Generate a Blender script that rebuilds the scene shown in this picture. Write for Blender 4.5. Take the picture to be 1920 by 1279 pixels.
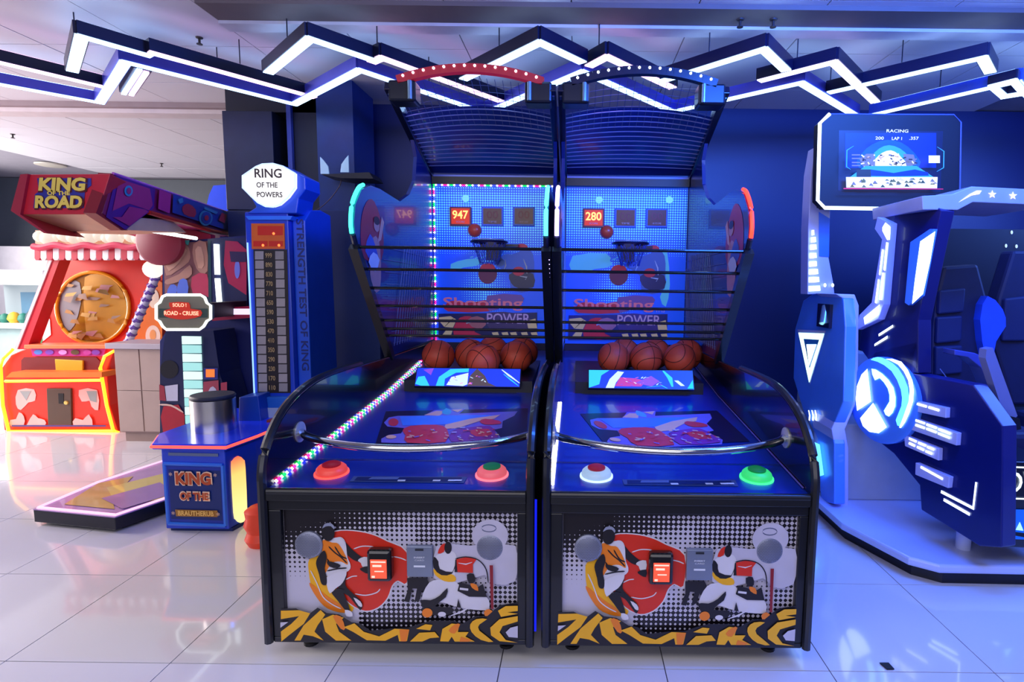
import bpy, bmesh, math, random
from math import sin, cos, pi, radians, sqrt, floor
from mathutils import Vector, Matrix
random.seed(7)
S = bpy.context.scene
COL = S.collection
for o in list(bpy.data.objects): bpy.data.objects.remove(o)

# ------------------------------------------------------------------ camera
F, PX, PY, PIT, ROLL, CZ = 1050.0, 1079.0, 640.0, radians(6.0), .012, 1.5
O = Vector((0, 0, CZ))
FW = Vector((0, cos(PIT), -sin(PIT))); U0 = Vector((0, sin(PIT), cos(PIT))); R0 = Vector((1, 0, 0))
CR = cos(ROLL)*R0 + sin(ROLL)*U0; CU = -sin(ROLL)*R0 + cos(ROLL)*U0
cd = bpy.data.cameras.new('camera'); cam = bpy.data.objects.new('camera', cd); COL.objects.link(cam)
cd.sensor_width = 36; cd.lens = F/1920*36; cd.shift_x = -(PX-960)/1920; cd.shift_y = (PY-639.5)/1920
m = Matrix.Identity(4)
for i in range(3): m[i][0] = CR[i]; m[i][1] = CU[i]; m[i][2] = -FW[i]; m[i][3] = O[i]
cam.matrix_world = m; S.camera = cam; S.cycles.caustics_reflective = False; S.cycles.caustics_refractive = False; cd.clip_start = .05

# ------------------------------------------------------------------ light
W = bpy.data.worlds.new('world'); S.world = W; W.use_nodes = True
W.node_tree.nodes['Background'].inputs[0].default_value = (.20, .24, .75, 1)
W.node_tree.nodes['Background'].inputs[1].default_value = .45
S.view_settings.view_transform = 'Standard'; S.view_settings.look = 'None'
S.view_settings.exposure = 0.0; S.view_settings.gamma = 1; S.view_settings.use_curve_mapping = False
def area(name, loc, aim, sx, sy, col, e):
    l = bpy.data.lights.new(name, 'AREA'); l.shape = 'RECTANGLE'; l.size = sx; l.size_y = sy; l.color = col; l.energy = e
    o = bpy.data.objects.new(name, l); COL.objects.link(o); o.location = loc
    o.rotation_euler = (Vector(aim)-Vector(loc)).to_track_quat('-Z', 'Y').to_euler(); return o
area('hall_light', (-.6, .2, 3.1), (-.4, 2.4, .2), 4.2, 1.4, (1, .95, .93), 70)
area('front_fill', (-1.5, -2.8, 1.9), (-.5, 3, 1.6), 6, 2.2, (1, .96, .97), 75)  # unseen soft fill behind the camera, added for ceiling and machine fronts
area('left_fill', (-9.8, 4.6, 1.7), (-3, 4.6, 2.7), 4, 2.2, (1, .90, .88), 340)  # unseen warm fill, added to brighten the left ceiling
area('hall_light_left', (-6.6, 3.6, 3.05), (-4.2, 4.6, .6), 1.6, 3.5, (1, .88, .85), 250)
area('hall_light_far', (-9.5, 7.6, 3.0), (-5.5, 7.8, 1.4), 2, 3, (1, .93, .86), 230)
area('blue_flood_right', (4.5, 3.4, 3.0), (2.0, 3.8, .5), 1.6, 2.4, (.10, .24, 1), 200)
area('blue_flood_wall', (1.7, 2.0, 3.12), (1.6, 5.6, 1.8), 1.6, .5, (.03, .16, 1), 210)
area('blue_flood_floor', (2.6, 1.1, 3.0), (1.6, 2.7, 0), 1.2, 1.2, (.12, .25, 1), 60)

# ------------------------------------------------------------------ helpers
def at(px, py, pl):                                   # point where the line of sight meets a plane
    d = FW + CR*((px-PX)/F) + CU*((PY-py)/F)
    if isinstance(pl[0], str):
        i = 'xyz'.index(pl[0]); return O + d*((pl[1]-O[i])/d[i])
    p0, n = pl; return O + d*((Vector(p0)-O).dot(n)/d.dot(n))
def PL(pts, pl): return [at(x, y, pl) for x, y in pts]
def zm(x0, y0, k, pts): return [(x0+x*k, y0+y*k) for x, y in pts]
def vplane(a, b):                                     # vertical plane through two ground points
    a = Vector(a); b = Vector(b); t = (b-a).normalized(); return (Vector((a.x, a.y, 0)), Vector((t.y, -t.x, 0)))
def lin(h):
    h = h.lstrip('#'); c = [int(h[i:i+2], 16)/255 for i in (0, 2, 4)]
    return tuple(x/12.92 if x <= .04045 else ((x+.055)/1.055)**2.4 for x in c)
MC = {}
def P(col, r=.45, me=0., coat=0., nz=.12, sc=9., bump=0., al=1.):
    key = ('p', col, r, me, coat, nz, bump, al)
    if key in MC: return MC[key]
    c = lin(col) if isinstance(col, str) else col
    m = bpy.data.materials.new('surface'); m.use_nodes = True; nt = m.node_tree; b = nt.nodes['Principled BSDF']
    tc = nt.nodes.new('ShaderNodeTexCoord'); n = nt.nodes.new('ShaderNodeTexNoise'); n.inputs['Scale'].default_value = sc; n.inputs['Detail'].default_value = 3
    nt.links.new(tc.outputs['Object'], n.inputs['Vector'])
    rp = nt.nodes.new('ShaderNodeMapRange'); rp.inputs[3].default_value = 1-nz; rp.inputs[4].default_value = 1+nz
    nt.links.new(n.outputs['Fac'], rp.inputs[0])
    vm = nt.nodes.new('ShaderNodeVectorMath'); vm.operation = 'SCALE'; vm.inputs[0].default_value = c; nt.links.new(rp.outputs[0], vm.inputs['Scale'])
    nt.links.new(vm.outputs[0], b.inputs['Base Color'])
    b.inputs['Roughness'].default_value = r; b.inputs['Metallic'].default_value = me; b.inputs['Coat Weight'].default_value = coat
    if al < 1: b.inputs['Alpha'].default_value = al
    if bump:
        bp = nt.nodes.new('ShaderNodeBump'); bp.inputs['Strength'].default_value = bump; bp.inputs['Distance'].default_value = .003
        n2 = nt.nodes.new('ShaderNodeTexNoise'); n2.inputs['Scale'].default_value = 260; nt.links.new(tc.outputs['Object'], n2.inputs['Vector'])
        nt.links.new(n2.outputs['Fac'], bp.inputs['Height']); nt.links.new(bp.outputs[0], b.inputs['Normal'])
    MC[key] = m; return m
def E(col, s=1., base=None):
    key = ('e', col, s)
    if key in MC: return MC[key]
    c = lin(col) if isinstance(col, str) else col
    m = bpy.data.materials.new('glow'); m.use_nodes = True; b = m.node_tree.nodes['Principled BSDF']
    b.inputs['Base Color'].default_value = (*[x*.3 for x in c], 1); b.inputs['Roughness'].default_value = .4
    b.inputs['Emission Color'].default_value = (*c, 1); b.inputs['Emission Strength'].default_value = s
    MC[key] = m; return m
def halftone(bg, fg, cell, emis=0., rough=.35):
    key = ('h', bg, fg, cell, emis)
    if key in MC: return MC[key]
    m = bpy.data.materials.new('halftone_print'); m.use_nodes = True; nt = m.node_tree; b = nt.nodes['Principled BSDF']; L = nt.links.new
    tc = nt.nodes.new('ShaderNodeTexCoord'); sp = nt.nodes.new('ShaderNodeSeparateXYZ'); L(tc.outputs['Object'], sp.inputs[0])
    def mt(op, a, bb=None):
        n = nt.nodes.new('ShaderNodeMath'); n.operation = op
        for i, v in enumerate((a, bb)):
            if v is None: continue
            if isinstance(v, (int, float)): n.inputs[i].default_value = v
            else: L(v, n.inputs[i])
        return n.outputs[0]
    k = 2*pi/cell
    s = mt('ADD', mt('COSINE', mt('MULTIPLY', sp.outputs[0], k)), mt('COSINE', mt('MULTIPLY', sp.outputs[2], k)))
    s = mt('MULTIPLY', mt('ADD', s, 2), .25)
    at_ = nt.nodes.new('ShaderNodeAttribute'); at_.attribute_name = 'tone'
    g = mt('GREATER_THAN', mt('ADD', s, at_.outputs['Fac']), 1.0)
    mx = nt.nodes.new('ShaderNodeMix'); mx.data_type = 'RGBA'; mx.inputs[6].default_value = (*lin(bg), 1); mx.inputs[7].default_value = (*lin(fg), 1)
    L(g, mx.inputs[0]); L(mx.outputs[2], b.inputs['Base Color']); b.inputs['Roughness'].default_value = rough
    if emis: L(mx.outputs[2], b.inputs['Emission Color']); b.inputs['Emission Strength'].default_value = emis
    MC[key] = m; return m

class M:
    def __init__(s): s.v = []; s.f = []; s.mi = []; s.sm = []
    def add(s, vs, fs, m=0, sm=False):
        k = len(s.v); s.v += [Vector(v) for v in vs]
        for f in fs: s.f.append([i+k for i in f]); s.mi.append(m); s.sm.append(sm)
        return s
    def box(s, x0, x1, y0, y1, z0, z1, m=0):
        return s.add([(x, y, z) for x in (x0, x1) for y in (y0, y1) for z in (z0, z1)],
            [(0, 1, 3, 2), (4, 6, 7, 5), (0, 4, 5, 1), (2, 3, 7, 6), (0, 2, 6, 4), (1, 5, 7, 3)], m)
    def prism(s, pts, vec, m=0, ms=None):
        n = len(pts); vec = Vector(vec); pts = [Vector(p) for p in pts]
        s.add(pts+[p+vec for p in pts], [], 0); k = len(s.v)-2*n
        ms = m if ms is None else ms
        s.f.append([k+i for i in range(n)]); s.mi.append(m); s.sm.append(False)
        s.f.append([k+n+i for i in reversed(range(n))]); s.mi.append(ms); s.sm.append(False)
        for i in range(n):
            j = (i+1) % n; s.f.append([k+i, k+n+i, k+n+j, k+j]); s.mi.append(ms); s.sm.append(False)
        return s
    def face(s, pts, m=0): return s.add(pts, [tuple(range(len(pts)))], m)
    def tube(s, path, r, n=8, m=0, closed=False, flat=None):
        path = [Vector(p) for p in path]; N = len(path); rings = []
        for i, p in enumerate(path):
            a = path[(i-1) % N] if (i or closed) else p; b = path[(i+1) % N] if (i < N-1 or closed) else p
            t = (b-a).normalized(); u = Vector((0, 0, 1)) if abs(t.z) < .9 else Vector((0, 1, 0))
            x = t.cross(u).normalized(); y = x.cross(t)
            rr = r[i] if isinstance(r, (list, tuple)) else r
            rings.append([p + x*cos(2*pi*k/n)*rr + y*sin(2*pi*k/n)*rr*(flat or 1) for k in range(n)])
        vs = [q for g in rings for q in g]; fs = []
        for i in range(N if closed else N-1):
            j = (i+1) % N
            for k in range(n): fs.append((i*n+k, i*n+(k+1) % n, j*n+(k+1) % n, j*n+k))
        if not closed: fs += [tuple(range(n)), tuple((N-1)*n+k for k in reversed(range(n)))]
        return s.add(vs, fs, m, n > 4)
    def bar(s, a, b, w, h, m=0, up=(0, 0, 1), ext=0):   # rectangular bar: w sideways, h along up, a-b at bottom centre
        a = Vector(a); b = Vector(b); t = (b-a).normalized(); a -= t*ext; b += t*ext; up = Vector(up)
        x = t.cross(up).normalized(); y = x.cross(t).normalized()
        pts = [a-x*w/2, a+x*w/2, a+x*w/2+y*h, a-x*w/2+y*h]
        return s.prism(pts, b-a, m)
    def lathe(s, c, ax, prof, n=24, m=0):
        c = Vector(c); ax = Vector(ax).normalized(); u = ax.orthogonal().normalized(); w = ax.cross(u); vs = []; fs = []
        for r, h in prof: vs += [c+ax*h+(u*cos(2*pi*k/n)+w*sin(2*pi*k/n))*max(r, 1e-4) for k in range(n)]
        for i in range(len(prof)-1):
            for k in range(n): fs.append((i*n+k, i*n+(k+1) % n, (i+1)*n+(k+1) % n, (i+1)*n+k))
        fs += [tuple(range(n)), tuple((len(prof)-1)*n+k for k in reversed(range(n)))]
        return s.add(vs, fs, m, True)
def put(name, mb, mats, root=None, loc=None, bev=0, props=None, parent=None):
    off = Vector(root['_o']) if root is not None else Vector(loc or (0, 0, 0))
    me = bpy.data.meshes.new(name); me.from_pydata([tuple(v-off) for v in mb.v], [], mb.f)
    mats = mats if isinstance(mats, (list, tuple)) else [mats]
    for x in mats: me.materials.append(x)
    me.polygons.foreach_set('material_index', mb.mi); me.polygons.foreach_set('use_smooth', mb.sm)
    bm = bmesh.new(); bm.from_mesh(me); bmesh.ops.recalc_face_normals(bm, faces=bm.faces) if len(bm.faces) > 1 else None; bm.to_mesh(me); bm.free()
    me.update(); o = bpy.data.objects.new(name, me); COL.objects.link(o)
    if parent is not None: o.parent = parent
    elif root is not None: o.parent = root
    else: o.location = off
    if any(mb.sm):
        try: me.set_sharp_from_angle(angle=radians(40))
        except Exception: pass
    if bev:
        b = o.modifiers.new('bevel', 'BEVEL'); b.width = bev; b.segments = 2; b.limit_method = 'ANGLE'; b.angle_limit = radians(50)
    for k, v in (props or {}).items(): o[k] = v
    return o
def thing(name, label, cat, loc, group=None):
    o = bpy.data.objects.new(name, None); COL.objects.link(o); o.location = loc; o.empty_display_size = .1
    o['label'] = label; o['category'] = cat; o['_o'] = tuple(loc)
    if group: o['group'] = group
    return o
def tag(o, label, cat, group=None):
    o['label'] = label; o['category'] = cat
    if group: o['group'] = group
    return o
ST = {'kind': 'structure'}
def text_m(mb, s, fr, h, m=0, wid=None, depth=.003, bold=.0, shear=0.):
    """lettering: fr = (centre, right, up, normal to viewer)"""
    c = bpy.data.curves.new('t', 'FONT'); c.body = s; c.align_x = 'CENTER'; c.align_y = 'CENTER'; c.size = 1; c.offset = bold; c.shear = shear
    c.resolution_u = 3
    o = bpy.data.objects.new('t', c); COL.objects.link(o); bpy.context.view_layer.update()
    me = bpy.data.meshes.new_from_object(o.evaluated_get(bpy.context.evaluated_depsgraph_get()))
    xs = [v.co.x for v in me.vertices]; ys = [v.co.y for v in me.vertices]
    if not xs: return mb
    sx0, sx1, sy0, sy1 = min(xs), max(xs), min(ys), max(ys); k = h/(sy1-sy0); kx = k if wid is None else wid/(sx1-sx0)
    C, R, U, N = [Vector(q) for q in fr]
    vs = [C + R*((v.co.x-(sx0+sx1)/2)*kx) + U*((v.co.y-(sy0+sy1)/2)*k) + N*depth for v in me.vertices]
    mb.add(vs, [tuple(p.vertices) for p in me.polygons], m)
    bpy.data.objects.remove(o); bpy.data.meshes.remove(me); bpy.data.curves.remove(c); return mb
def smooth(pts, k=4, closed=True):
    out = []; n = len(pts)
    for i in range(n if closed else n-1):
        g = (lambda j: pts[j % n]) if closed else (lambda j: pts[min(max(j, 0), n-1)])
        p0, p1, p2, p3 = g(i-1), g(i), g(i+1), g(i+2)
        for a in range(k):
            t = a/k
            out.append(tuple(.5*((2*p1[d])+(-p0[d]+p2[d])*t+(2*p0[d]-5*p1[d]+4*p2[d]-p3[d])*t*t+(-p0[d]+3*p1[d]-3*p2[d]+p3[d])*t**3) for d in range(len(p1))))
    if not closed: out.append(tuple(pts[-1]))
    return out
def ell(cx, cy, rx, ry=None, n=22):
    ry = rx if ry is None else ry
    return [(cx+rx*cos(2*pi*k/n), cy+ry*sin(2*pi*k/n)) for k in range(n)]
def stroke(pts, w):
    L_, R_ = [], []
    for i, p in enumerate(pts):
        a = pts[max(i-1, 0)]; b = pts[min(i+1, len(pts)-1)]; dx, dy = b[0]-a[0], b[1]-a[1]; l = sqrt(dx*dx+dy*dy) or 1
        ww = w*(.35 if i in (0, len(pts)-1) and len(pts) > 2 else 1)/2
        L_.append((p[0]-dy/l*ww, p[1]+dx/l*ww)); R_.append((p[0]+dy/l*ww, p[1]-dx/l*ww))
    return L_+R_[::-1]
class Art:                                            # flat print: stacked colour shapes traced on one plane
    def __init__(s, pl, k=(0, 0, 1), step=.0006, start=.001):
        s.pl = pl; s.k = k; s.mb = M(); s.mats = []; s.d = start; s.step = step
        n = Vector((0, -1, 0)) if pl[0] == 'y' else Vector((1, 0, 0)) if pl[0] == 'x' else Vector((0, 0, 1)) if pl[0] == 'z' else pl[1]
        c = at(PX, 500, pl) if not isinstance(pl[0], str) else None
        if c is not None and (O-Vector(pl[0])).dot(n) < 0: n = -n
        if pl[0] == 'x' and pl[1] > 0: n = -n
        s.n = n
    def __call__(s, mat, pts, sm=0):
        if mat not in s.mats: s.mats.append(mat)
        if sm: pts = smooth(pts, sm)
        x0, y0, k = s.k; q = [at(x0+x*k, y0+y*k, s.pl)+s.n*s.d for x, y in pts]
        s.mb.face(q, s.mats.index(mat)); s.d += s.step; return s

def put_each(name, a, root, parent=None):             # every lit shape an object of its own
    for f, mi in zip(a.mb.f, a.mb.mi):
        mb = M(); mb.face([a.mb.v[i] for i in f]); put(name, mb, a.mats[mi], root, parent=parent)
# ------------------------------------------------------------------ structure
tile_m = P('#dcdade', .09, 0, .3, .05, 1.3)
fl = put('floor', M().box(-11, 7, -3, 10.2, -.06, -.004), P('#55535c', .5), props=ST)
tw = .645; base = None; k = 0
for i in range(-13, 7):
    for j in range(0, 13):
        x = 1.01+i*tw; y = 2.045+(j-1)*tw
        if base is None:
            mb = M(); g = .0022
            mb.box(g, tw-g, g, tw-g, -.004, 0)
            base = put('floor_tile', mb, tile_m, parent=fl); me = base.data; base.location = (x, y, 0)
        else:
            o = bpy.data.objects.new('floor_tile', me); COL.objects.link(o); o.parent = fl; o.location = (x, y, random.uniform(-.0003, 0))
navy = P('#0a1f5c', .42, nz=.18, sc=1.2)
dark = P('#141a2c', .5, nz=.2, sc=2)
CE = 3.2
put('wall_back', M().box(-2.62, 7, 5.65, 5.8, 0, CE), navy, props=ST)
put('wall_far', M().box(-11, -2.4, 10.0, 10.2, 0, CE), P('#3c424c', .7), props=ST)
put('wall_side', M().box(-2.75, -2.62, 5.7, 10.0, 0, CE), P('#2a3046', .7), props=ST)
ce = put('ceiling', M().box(-11, 7, -3, 10.2, CE+.012, CE+.1), P('#8a8794', .8), props=ST)
cm = P('#cfcdd6', .75, nz=.05, sc=.8); base = None; cw = .78
for i in range(-9, 6):
    for j in range(0, 9):
        x = -3.17+i*cw+2.34; y = 2.77+j*cw
        if base is None:
            g = .004; base = put('ceiling_panel', M().box(g, cw-g, g, cw-g, CE, CE+.012), cm, parent=ce); me = base.data; base.location = (x, y, 0)
        else:
            o = bpy.data.objects.new('ceiling_panel', me); COL.objects.link(o); o.parent = ce; o.location = (x, y, random.uniform(-.002, 0))
ya, yb, yc = [at(1100, v, ('z', CE-.03)).y for v in (14, 46, 62)]
put('trim_1', M().box(-2.35, 7, ya, yb, CE-.03, CE).box(-2.35, 7, yb, yc, CE-.05, CE, 1), [P('#6a5f60', .7), P('#c9c6d2', .7)], props=ST)
put('trim_2', M().box(-11, -2.75, 5.72, 5.9, CE-.09, CE).box(-11, -2.75, 5.66, 5.72, CE-.05, CE, 1), [P('#c9bfc4', .7), P('#8a7a80', .7)], props=ST)
put('baseboard_back', M().box(1.2, 7, 5.60, 5.65, 0, .12), P('#8fa0d0', .5), props=ST)
# ceiling details on the left
for (px, py, nm, lab) in ((95, 308, 'round_ceiling_light', 'flat round ceiling light, unlit, above the red marquee'),):
    c = at(px, py, ('z', CE)); put(nm, M().lathe(c, (0, 0, -1), [(.19, 0), (.19, .02), (.15, .03), (0, .031)]), P('#b9b4aa', .5), loc=c); tag(bpy.context.scene.objects[nm], lab, 'ceiling light')
sprk = [(24, 256, 'small ceiling sprinkler left of the round ceiling light'), (303, 310, 'small ceiling sprinkler over the red marquee arm'), (374, 78, 'small sprinkler near the front ceiling beside the leftmost pink light strip'), (1388, 36, 'small dark sprinkler on the front ceiling trim, left one of the pair'), (1450, 36, 'dark spotlight-like sprinkler on the front ceiling trim, right one of the pair')]
for px, py, lab in sprk:
    c = at(px, py, ('z', CE-.03)); c.z = CE if py > 60 else CE-.03
    o = put('ceiling_sprinkler', M().lathe(c, (0, 0, -1), [(.025, 0), (.022, .008), (.008, .012), (.008, .04), (.02, .045), (.02, .05)], 12), P('#3a3436', .5, .5), loc=c); tag(o, lab, 'sprinkler', 'ceiling sprinklers')

# pillars behind
def pillar(name, px0, px1, y, dep, ztop, mat, lab, seams):
    a = at(px0, 300, ('y', y)).x; b = at(px1, 300, ('y', y)).x
    t = thing(name, lab, 'pillar', ((a+b)/2, y, 0))
    put('pillar_core', M().box(a, b, y+.006, y+dep, 0, ztop), dark, t)
    zs = [0]+seams+[ztop]
    for i in range(len(zs)-1):
        put('cladding_panel', M().box(a-.005, b+.005, y-.01, y+.006, zs[i]+.004, zs[i+1]-.004), mat, t, bev=.003)
    return t
pillar('clad_pillar', 423, 513, 5.05, .5, 2.95, P('#1c2444', .38, nz=.2), 'dark panelled pillar standing behind the shield-topped strength tester', [.9, 2.1])
t = thing('wide_pillar', 'wide navy pillar with a small dark shelf, left of the basketball machines', 'pillar', (-2.2, 5.1, 0))
a = at(596, 300, ('y', 5.0)).x; b = at(664, 300, ('y', 5.0)).x
put('pillar_core', M().box(a, b, 5.0, 5.5, 0, CE), P('#12306e', .35, nz=.2), t)
put('pillar_face', M().box(a-.28, a-.02, 5.15, 5.55, 0, CE-.1), P('#0b1430', .4), t)
put('corner_trim', M().box(at(540, 300, ('y', 5.1)).x, at(548, 300, ('y', 5.1)).x, 5.1, 5.14, 0, CE-.15), P('#3a4ba0', .4), t)
put('upper_box', M().box(at(423, 200, ('y', 5.15)).x, at(600, 200, ('y', 5.15)).x, 5.15, 5.6, 2.97, CE), P('#101428', .5), t)
put('lower_cladding', M().box(a-.02, b+.2, 4.96, 5.0, 0, at(600, 395, ('y', 4.98)).z), P('#11275c', .35), t, bev=.004)
sh = thing('wall_shelf', 'small dark shelf on the navy pillar carrying two white wing-shaped cards', 'shelf', at(640, 330, ('y', 4.8)))
A = ('y', 4.75)
put('shelf_board', M().prism([at(602, 327, A), at(692, 323, A), at(700, 335, A), at(640, 334, A)], (0, .25, .0)), P('#0a0f22', .5), sh)
for pts, lab, r in (([(600, 294), (606, 300), (615, 312), (617, 326), (601, 326)], 'white wing-shaped card at the left end of the pillar shelf', -1), ([(653, 291), (654, 323), (638, 323), (640, 308), (647, 298)], 'white wing-shaped card at the right end of the pillar shelf', 1)):
    q = PL(pts, A); o = put('wing_card', M().prism(q, (0, .012, 0)), P('#b9dff0', .5), loc=q[-1]); tag(o, lab, 'card', 'wing cards on the pillar shelf')
c = PL([(640, 338), (636, 350), (620, 372), (600, 390), (585, 396), (570, 392)], ('y', 4.9))
tag(put('loose_cable', M().tube(smooth([tuple(p) for p in c], 4, False), .004, 6), P('#4a3a44', .6), loc=c[0]), 'thin loose cable sagging from the pillar shelf', 'cable')

# ------------------------------------------------------------------ zigzag ceiling lights
ZL = 2.93
def zig(pts, col, st, lab, z=ZL, chan='#0c1238', w=.066):
    q = [at(x, y, ('z', z)) for x, y in pts]; t = thing('zigzag_ceiling_light', lab, 'ceiling light', q[0], 'zigzag ceiling lights')
    for i in range(len(q)-1):
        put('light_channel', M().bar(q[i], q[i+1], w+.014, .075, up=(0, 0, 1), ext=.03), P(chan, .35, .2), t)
        put('light_strip', M().bar(q[i]-Vector((0, 0, .006)), q[i+1]-Vector((0, 0, .006)), w, .008, ext=.026), E(col, st), t)
        put('ceiling_fill_strip', M().bar(q[i]+Vector((0, 0, .078)), q[i+1]+Vector((0, 0, .078)), w*.6, .004), E(col, 5.0 if col == cw_ else 2.5), t)  # hidden glow on the channel top, added to brighten the ceiling
        c = (q[i]+q[i+1])/2
        if i % 2 == 0: put('hanging_rod', M().tube([c+Vector((0, 0, .09)), (c.x, c.y, CE)], .004, 6), P('#2a2a38', .4, .6), t)
    return t
cw_ = (.36, .60, 1.0); cp_ = (.95, .55, 1.0); st_ = 5.
zig([(-520, 62),  (187, 192), (235, 116), (552, 195), (674, 131), (910, 211), (1092, 134), (1262, 209), (1502, 155), (1600, 214)], cw_, st_, 'long lower zigzag light strip, nearest run above the basketball hoods', chan='#5058d8')  # channel colour holds the blue-violet spill of the neighbouring strips
zig([(1640, 214), (1905, 153), (1940, 190)], cw_, st_, 'lower light strip rising to the right corner beside the glaring square lamp', chan='#3c60e0')  # bluer channel colour, strip light painted into it
zig([(-420, 18),  (196, 163)], cp_, st_*.8, 'short straight pink light strip at the far left of the ceiling', z=ZL+.004)
zig([(136, 132), (153, 68), (276, 103)], cw_, st_, 'upper white light strip peak at the left, above the red marquee', z=ZL+.008)
zig([(287, 99), (585, 181)], cp_, st_*.8, 'long straight pink light strip between the first two white peaks', z=ZL+.012)
zig([(505, 135), (581, 72), (698, 112)], cw_, st_, 'upper white light peak above the navy pillar', z=ZL+.008)
zig([(700, 115), (716, 108), (935, 188)], cp_, st_*.8, 'pink light strip crossing above the left red-arched hood', z=ZL+.012)
zig([(872, 147), (1012, 79), (1088, 115)], cw_, st_, 'upper white light peak above the gap between the basketball machines', z=ZL+.008)
zig([(1108, 122), (1138, 106), (1258, 163)], cp_, st_*.8, 'pink-white light peak above the right blue-arched hood', z=ZL+.012)
zig([(1240, 152), (1432, 92), (1472, 130)], cw_, st_, 'upper white light peak right of the blue-arched hood', z=ZL+.008)
zig([(1430, 150), (1563, 116), (1640, 190)], (.6, .55, 1.), st_*.8, 'violet-tinged light strip left of the wall monitor', z=ZL+.012)
zig([(1560, 172), (1842, 108), (1856, 134)], cw_, st_, 'rightmost upper white light strip above the wall monitor', z=ZL+.008)
sq = [(1860, 165), (1900, 155), (1920, 178), (1882, 184)]
q = [at(x, y, ('z', ZL-.03)) for x, y in sq]; o = thing('square_ceiling_light', 'small glaring square ceiling light at the right edge', 'ceiling light', q[0])
for i in range(4):
    put('light_strip', M().bar(q[i], q[(i+1) % 4], .04, .02, ext=.02), E(cw_, 9), o)
    put('light_channel', M().bar(q[i]+Vector((0, 0, .021)), q[(i+1) % 4]+Vector((0, 0, .021)), .05, .06, ext=.02), P('#0d1338', .35, .2), o)
sq = [(232, 178), (262, 132), (275, 137), (246, 180)]
q = [at(x, y, ('z', ZL-.02)) for x, y in sq]; o = thing('light_end_bracket', 'short white double light strip hanging beside the left corner of the lower zigzag', 'ceiling light', q[0])
put('light_strip', M().bar(q[0], q[1], .03, .012), E(cw_, 5), o); put('light_strip', M().bar(q[3], q[2], .03, .012), E(cp_, 4), o)
put('light_channel', M().bar((q[0]+q[3])/2+Vector((0, 0, .014)), (q[1]+q[2])/2+Vector((0, 0, .014)), .1, .05), P('#1a1d45', .4), o)

# ------------------------------------------------------------------ basketball machines
YF = 2.06; MW = 1.05
blk = P('#070912', .22, 0, .5, .1, 5); blk2 = P('#0c0e16', .38, 0, .2, .15, 6); nav = P('#071f6a', .28, 0, .4, .15, 3); nav2 = P('#0a1a4a', .3, 0, .3)
chrome = P('#d8dce2', .12, 1, 0, .05)
K5 = (480, 920, .286458)
def side_prof():
    c = smooth([(.0, .70), (.005, .78), (.05, .87), (.17, .965), (.36, 1.025), (.6, 1.045), (1.0, 1.035)], 4, False)
    return [(0, .08)]+[(a, b) for a, b in c]+[(1.45, 1.02), (2.64, 1.0), (2.64, .08)]
UP = [(1.52, 1.02), (1.0, 1.66), (.95, 1.74), (.94, 1.80), (.97, 1.9), (1.06, 1.99), (1.2, 2.035), (1.35, 2.04), (1.73, 2.02), (1.95, 2.1), (2.1, 2.22), (2.15, 2.4), (2.06, 2.52), (1.8, 2.62), (1.6, 2.66), (1.6, 2.73), (1.72, 2.74), (2.62, 2.36), (2.64, 2.3), (2.64, 1.02)]
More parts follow.
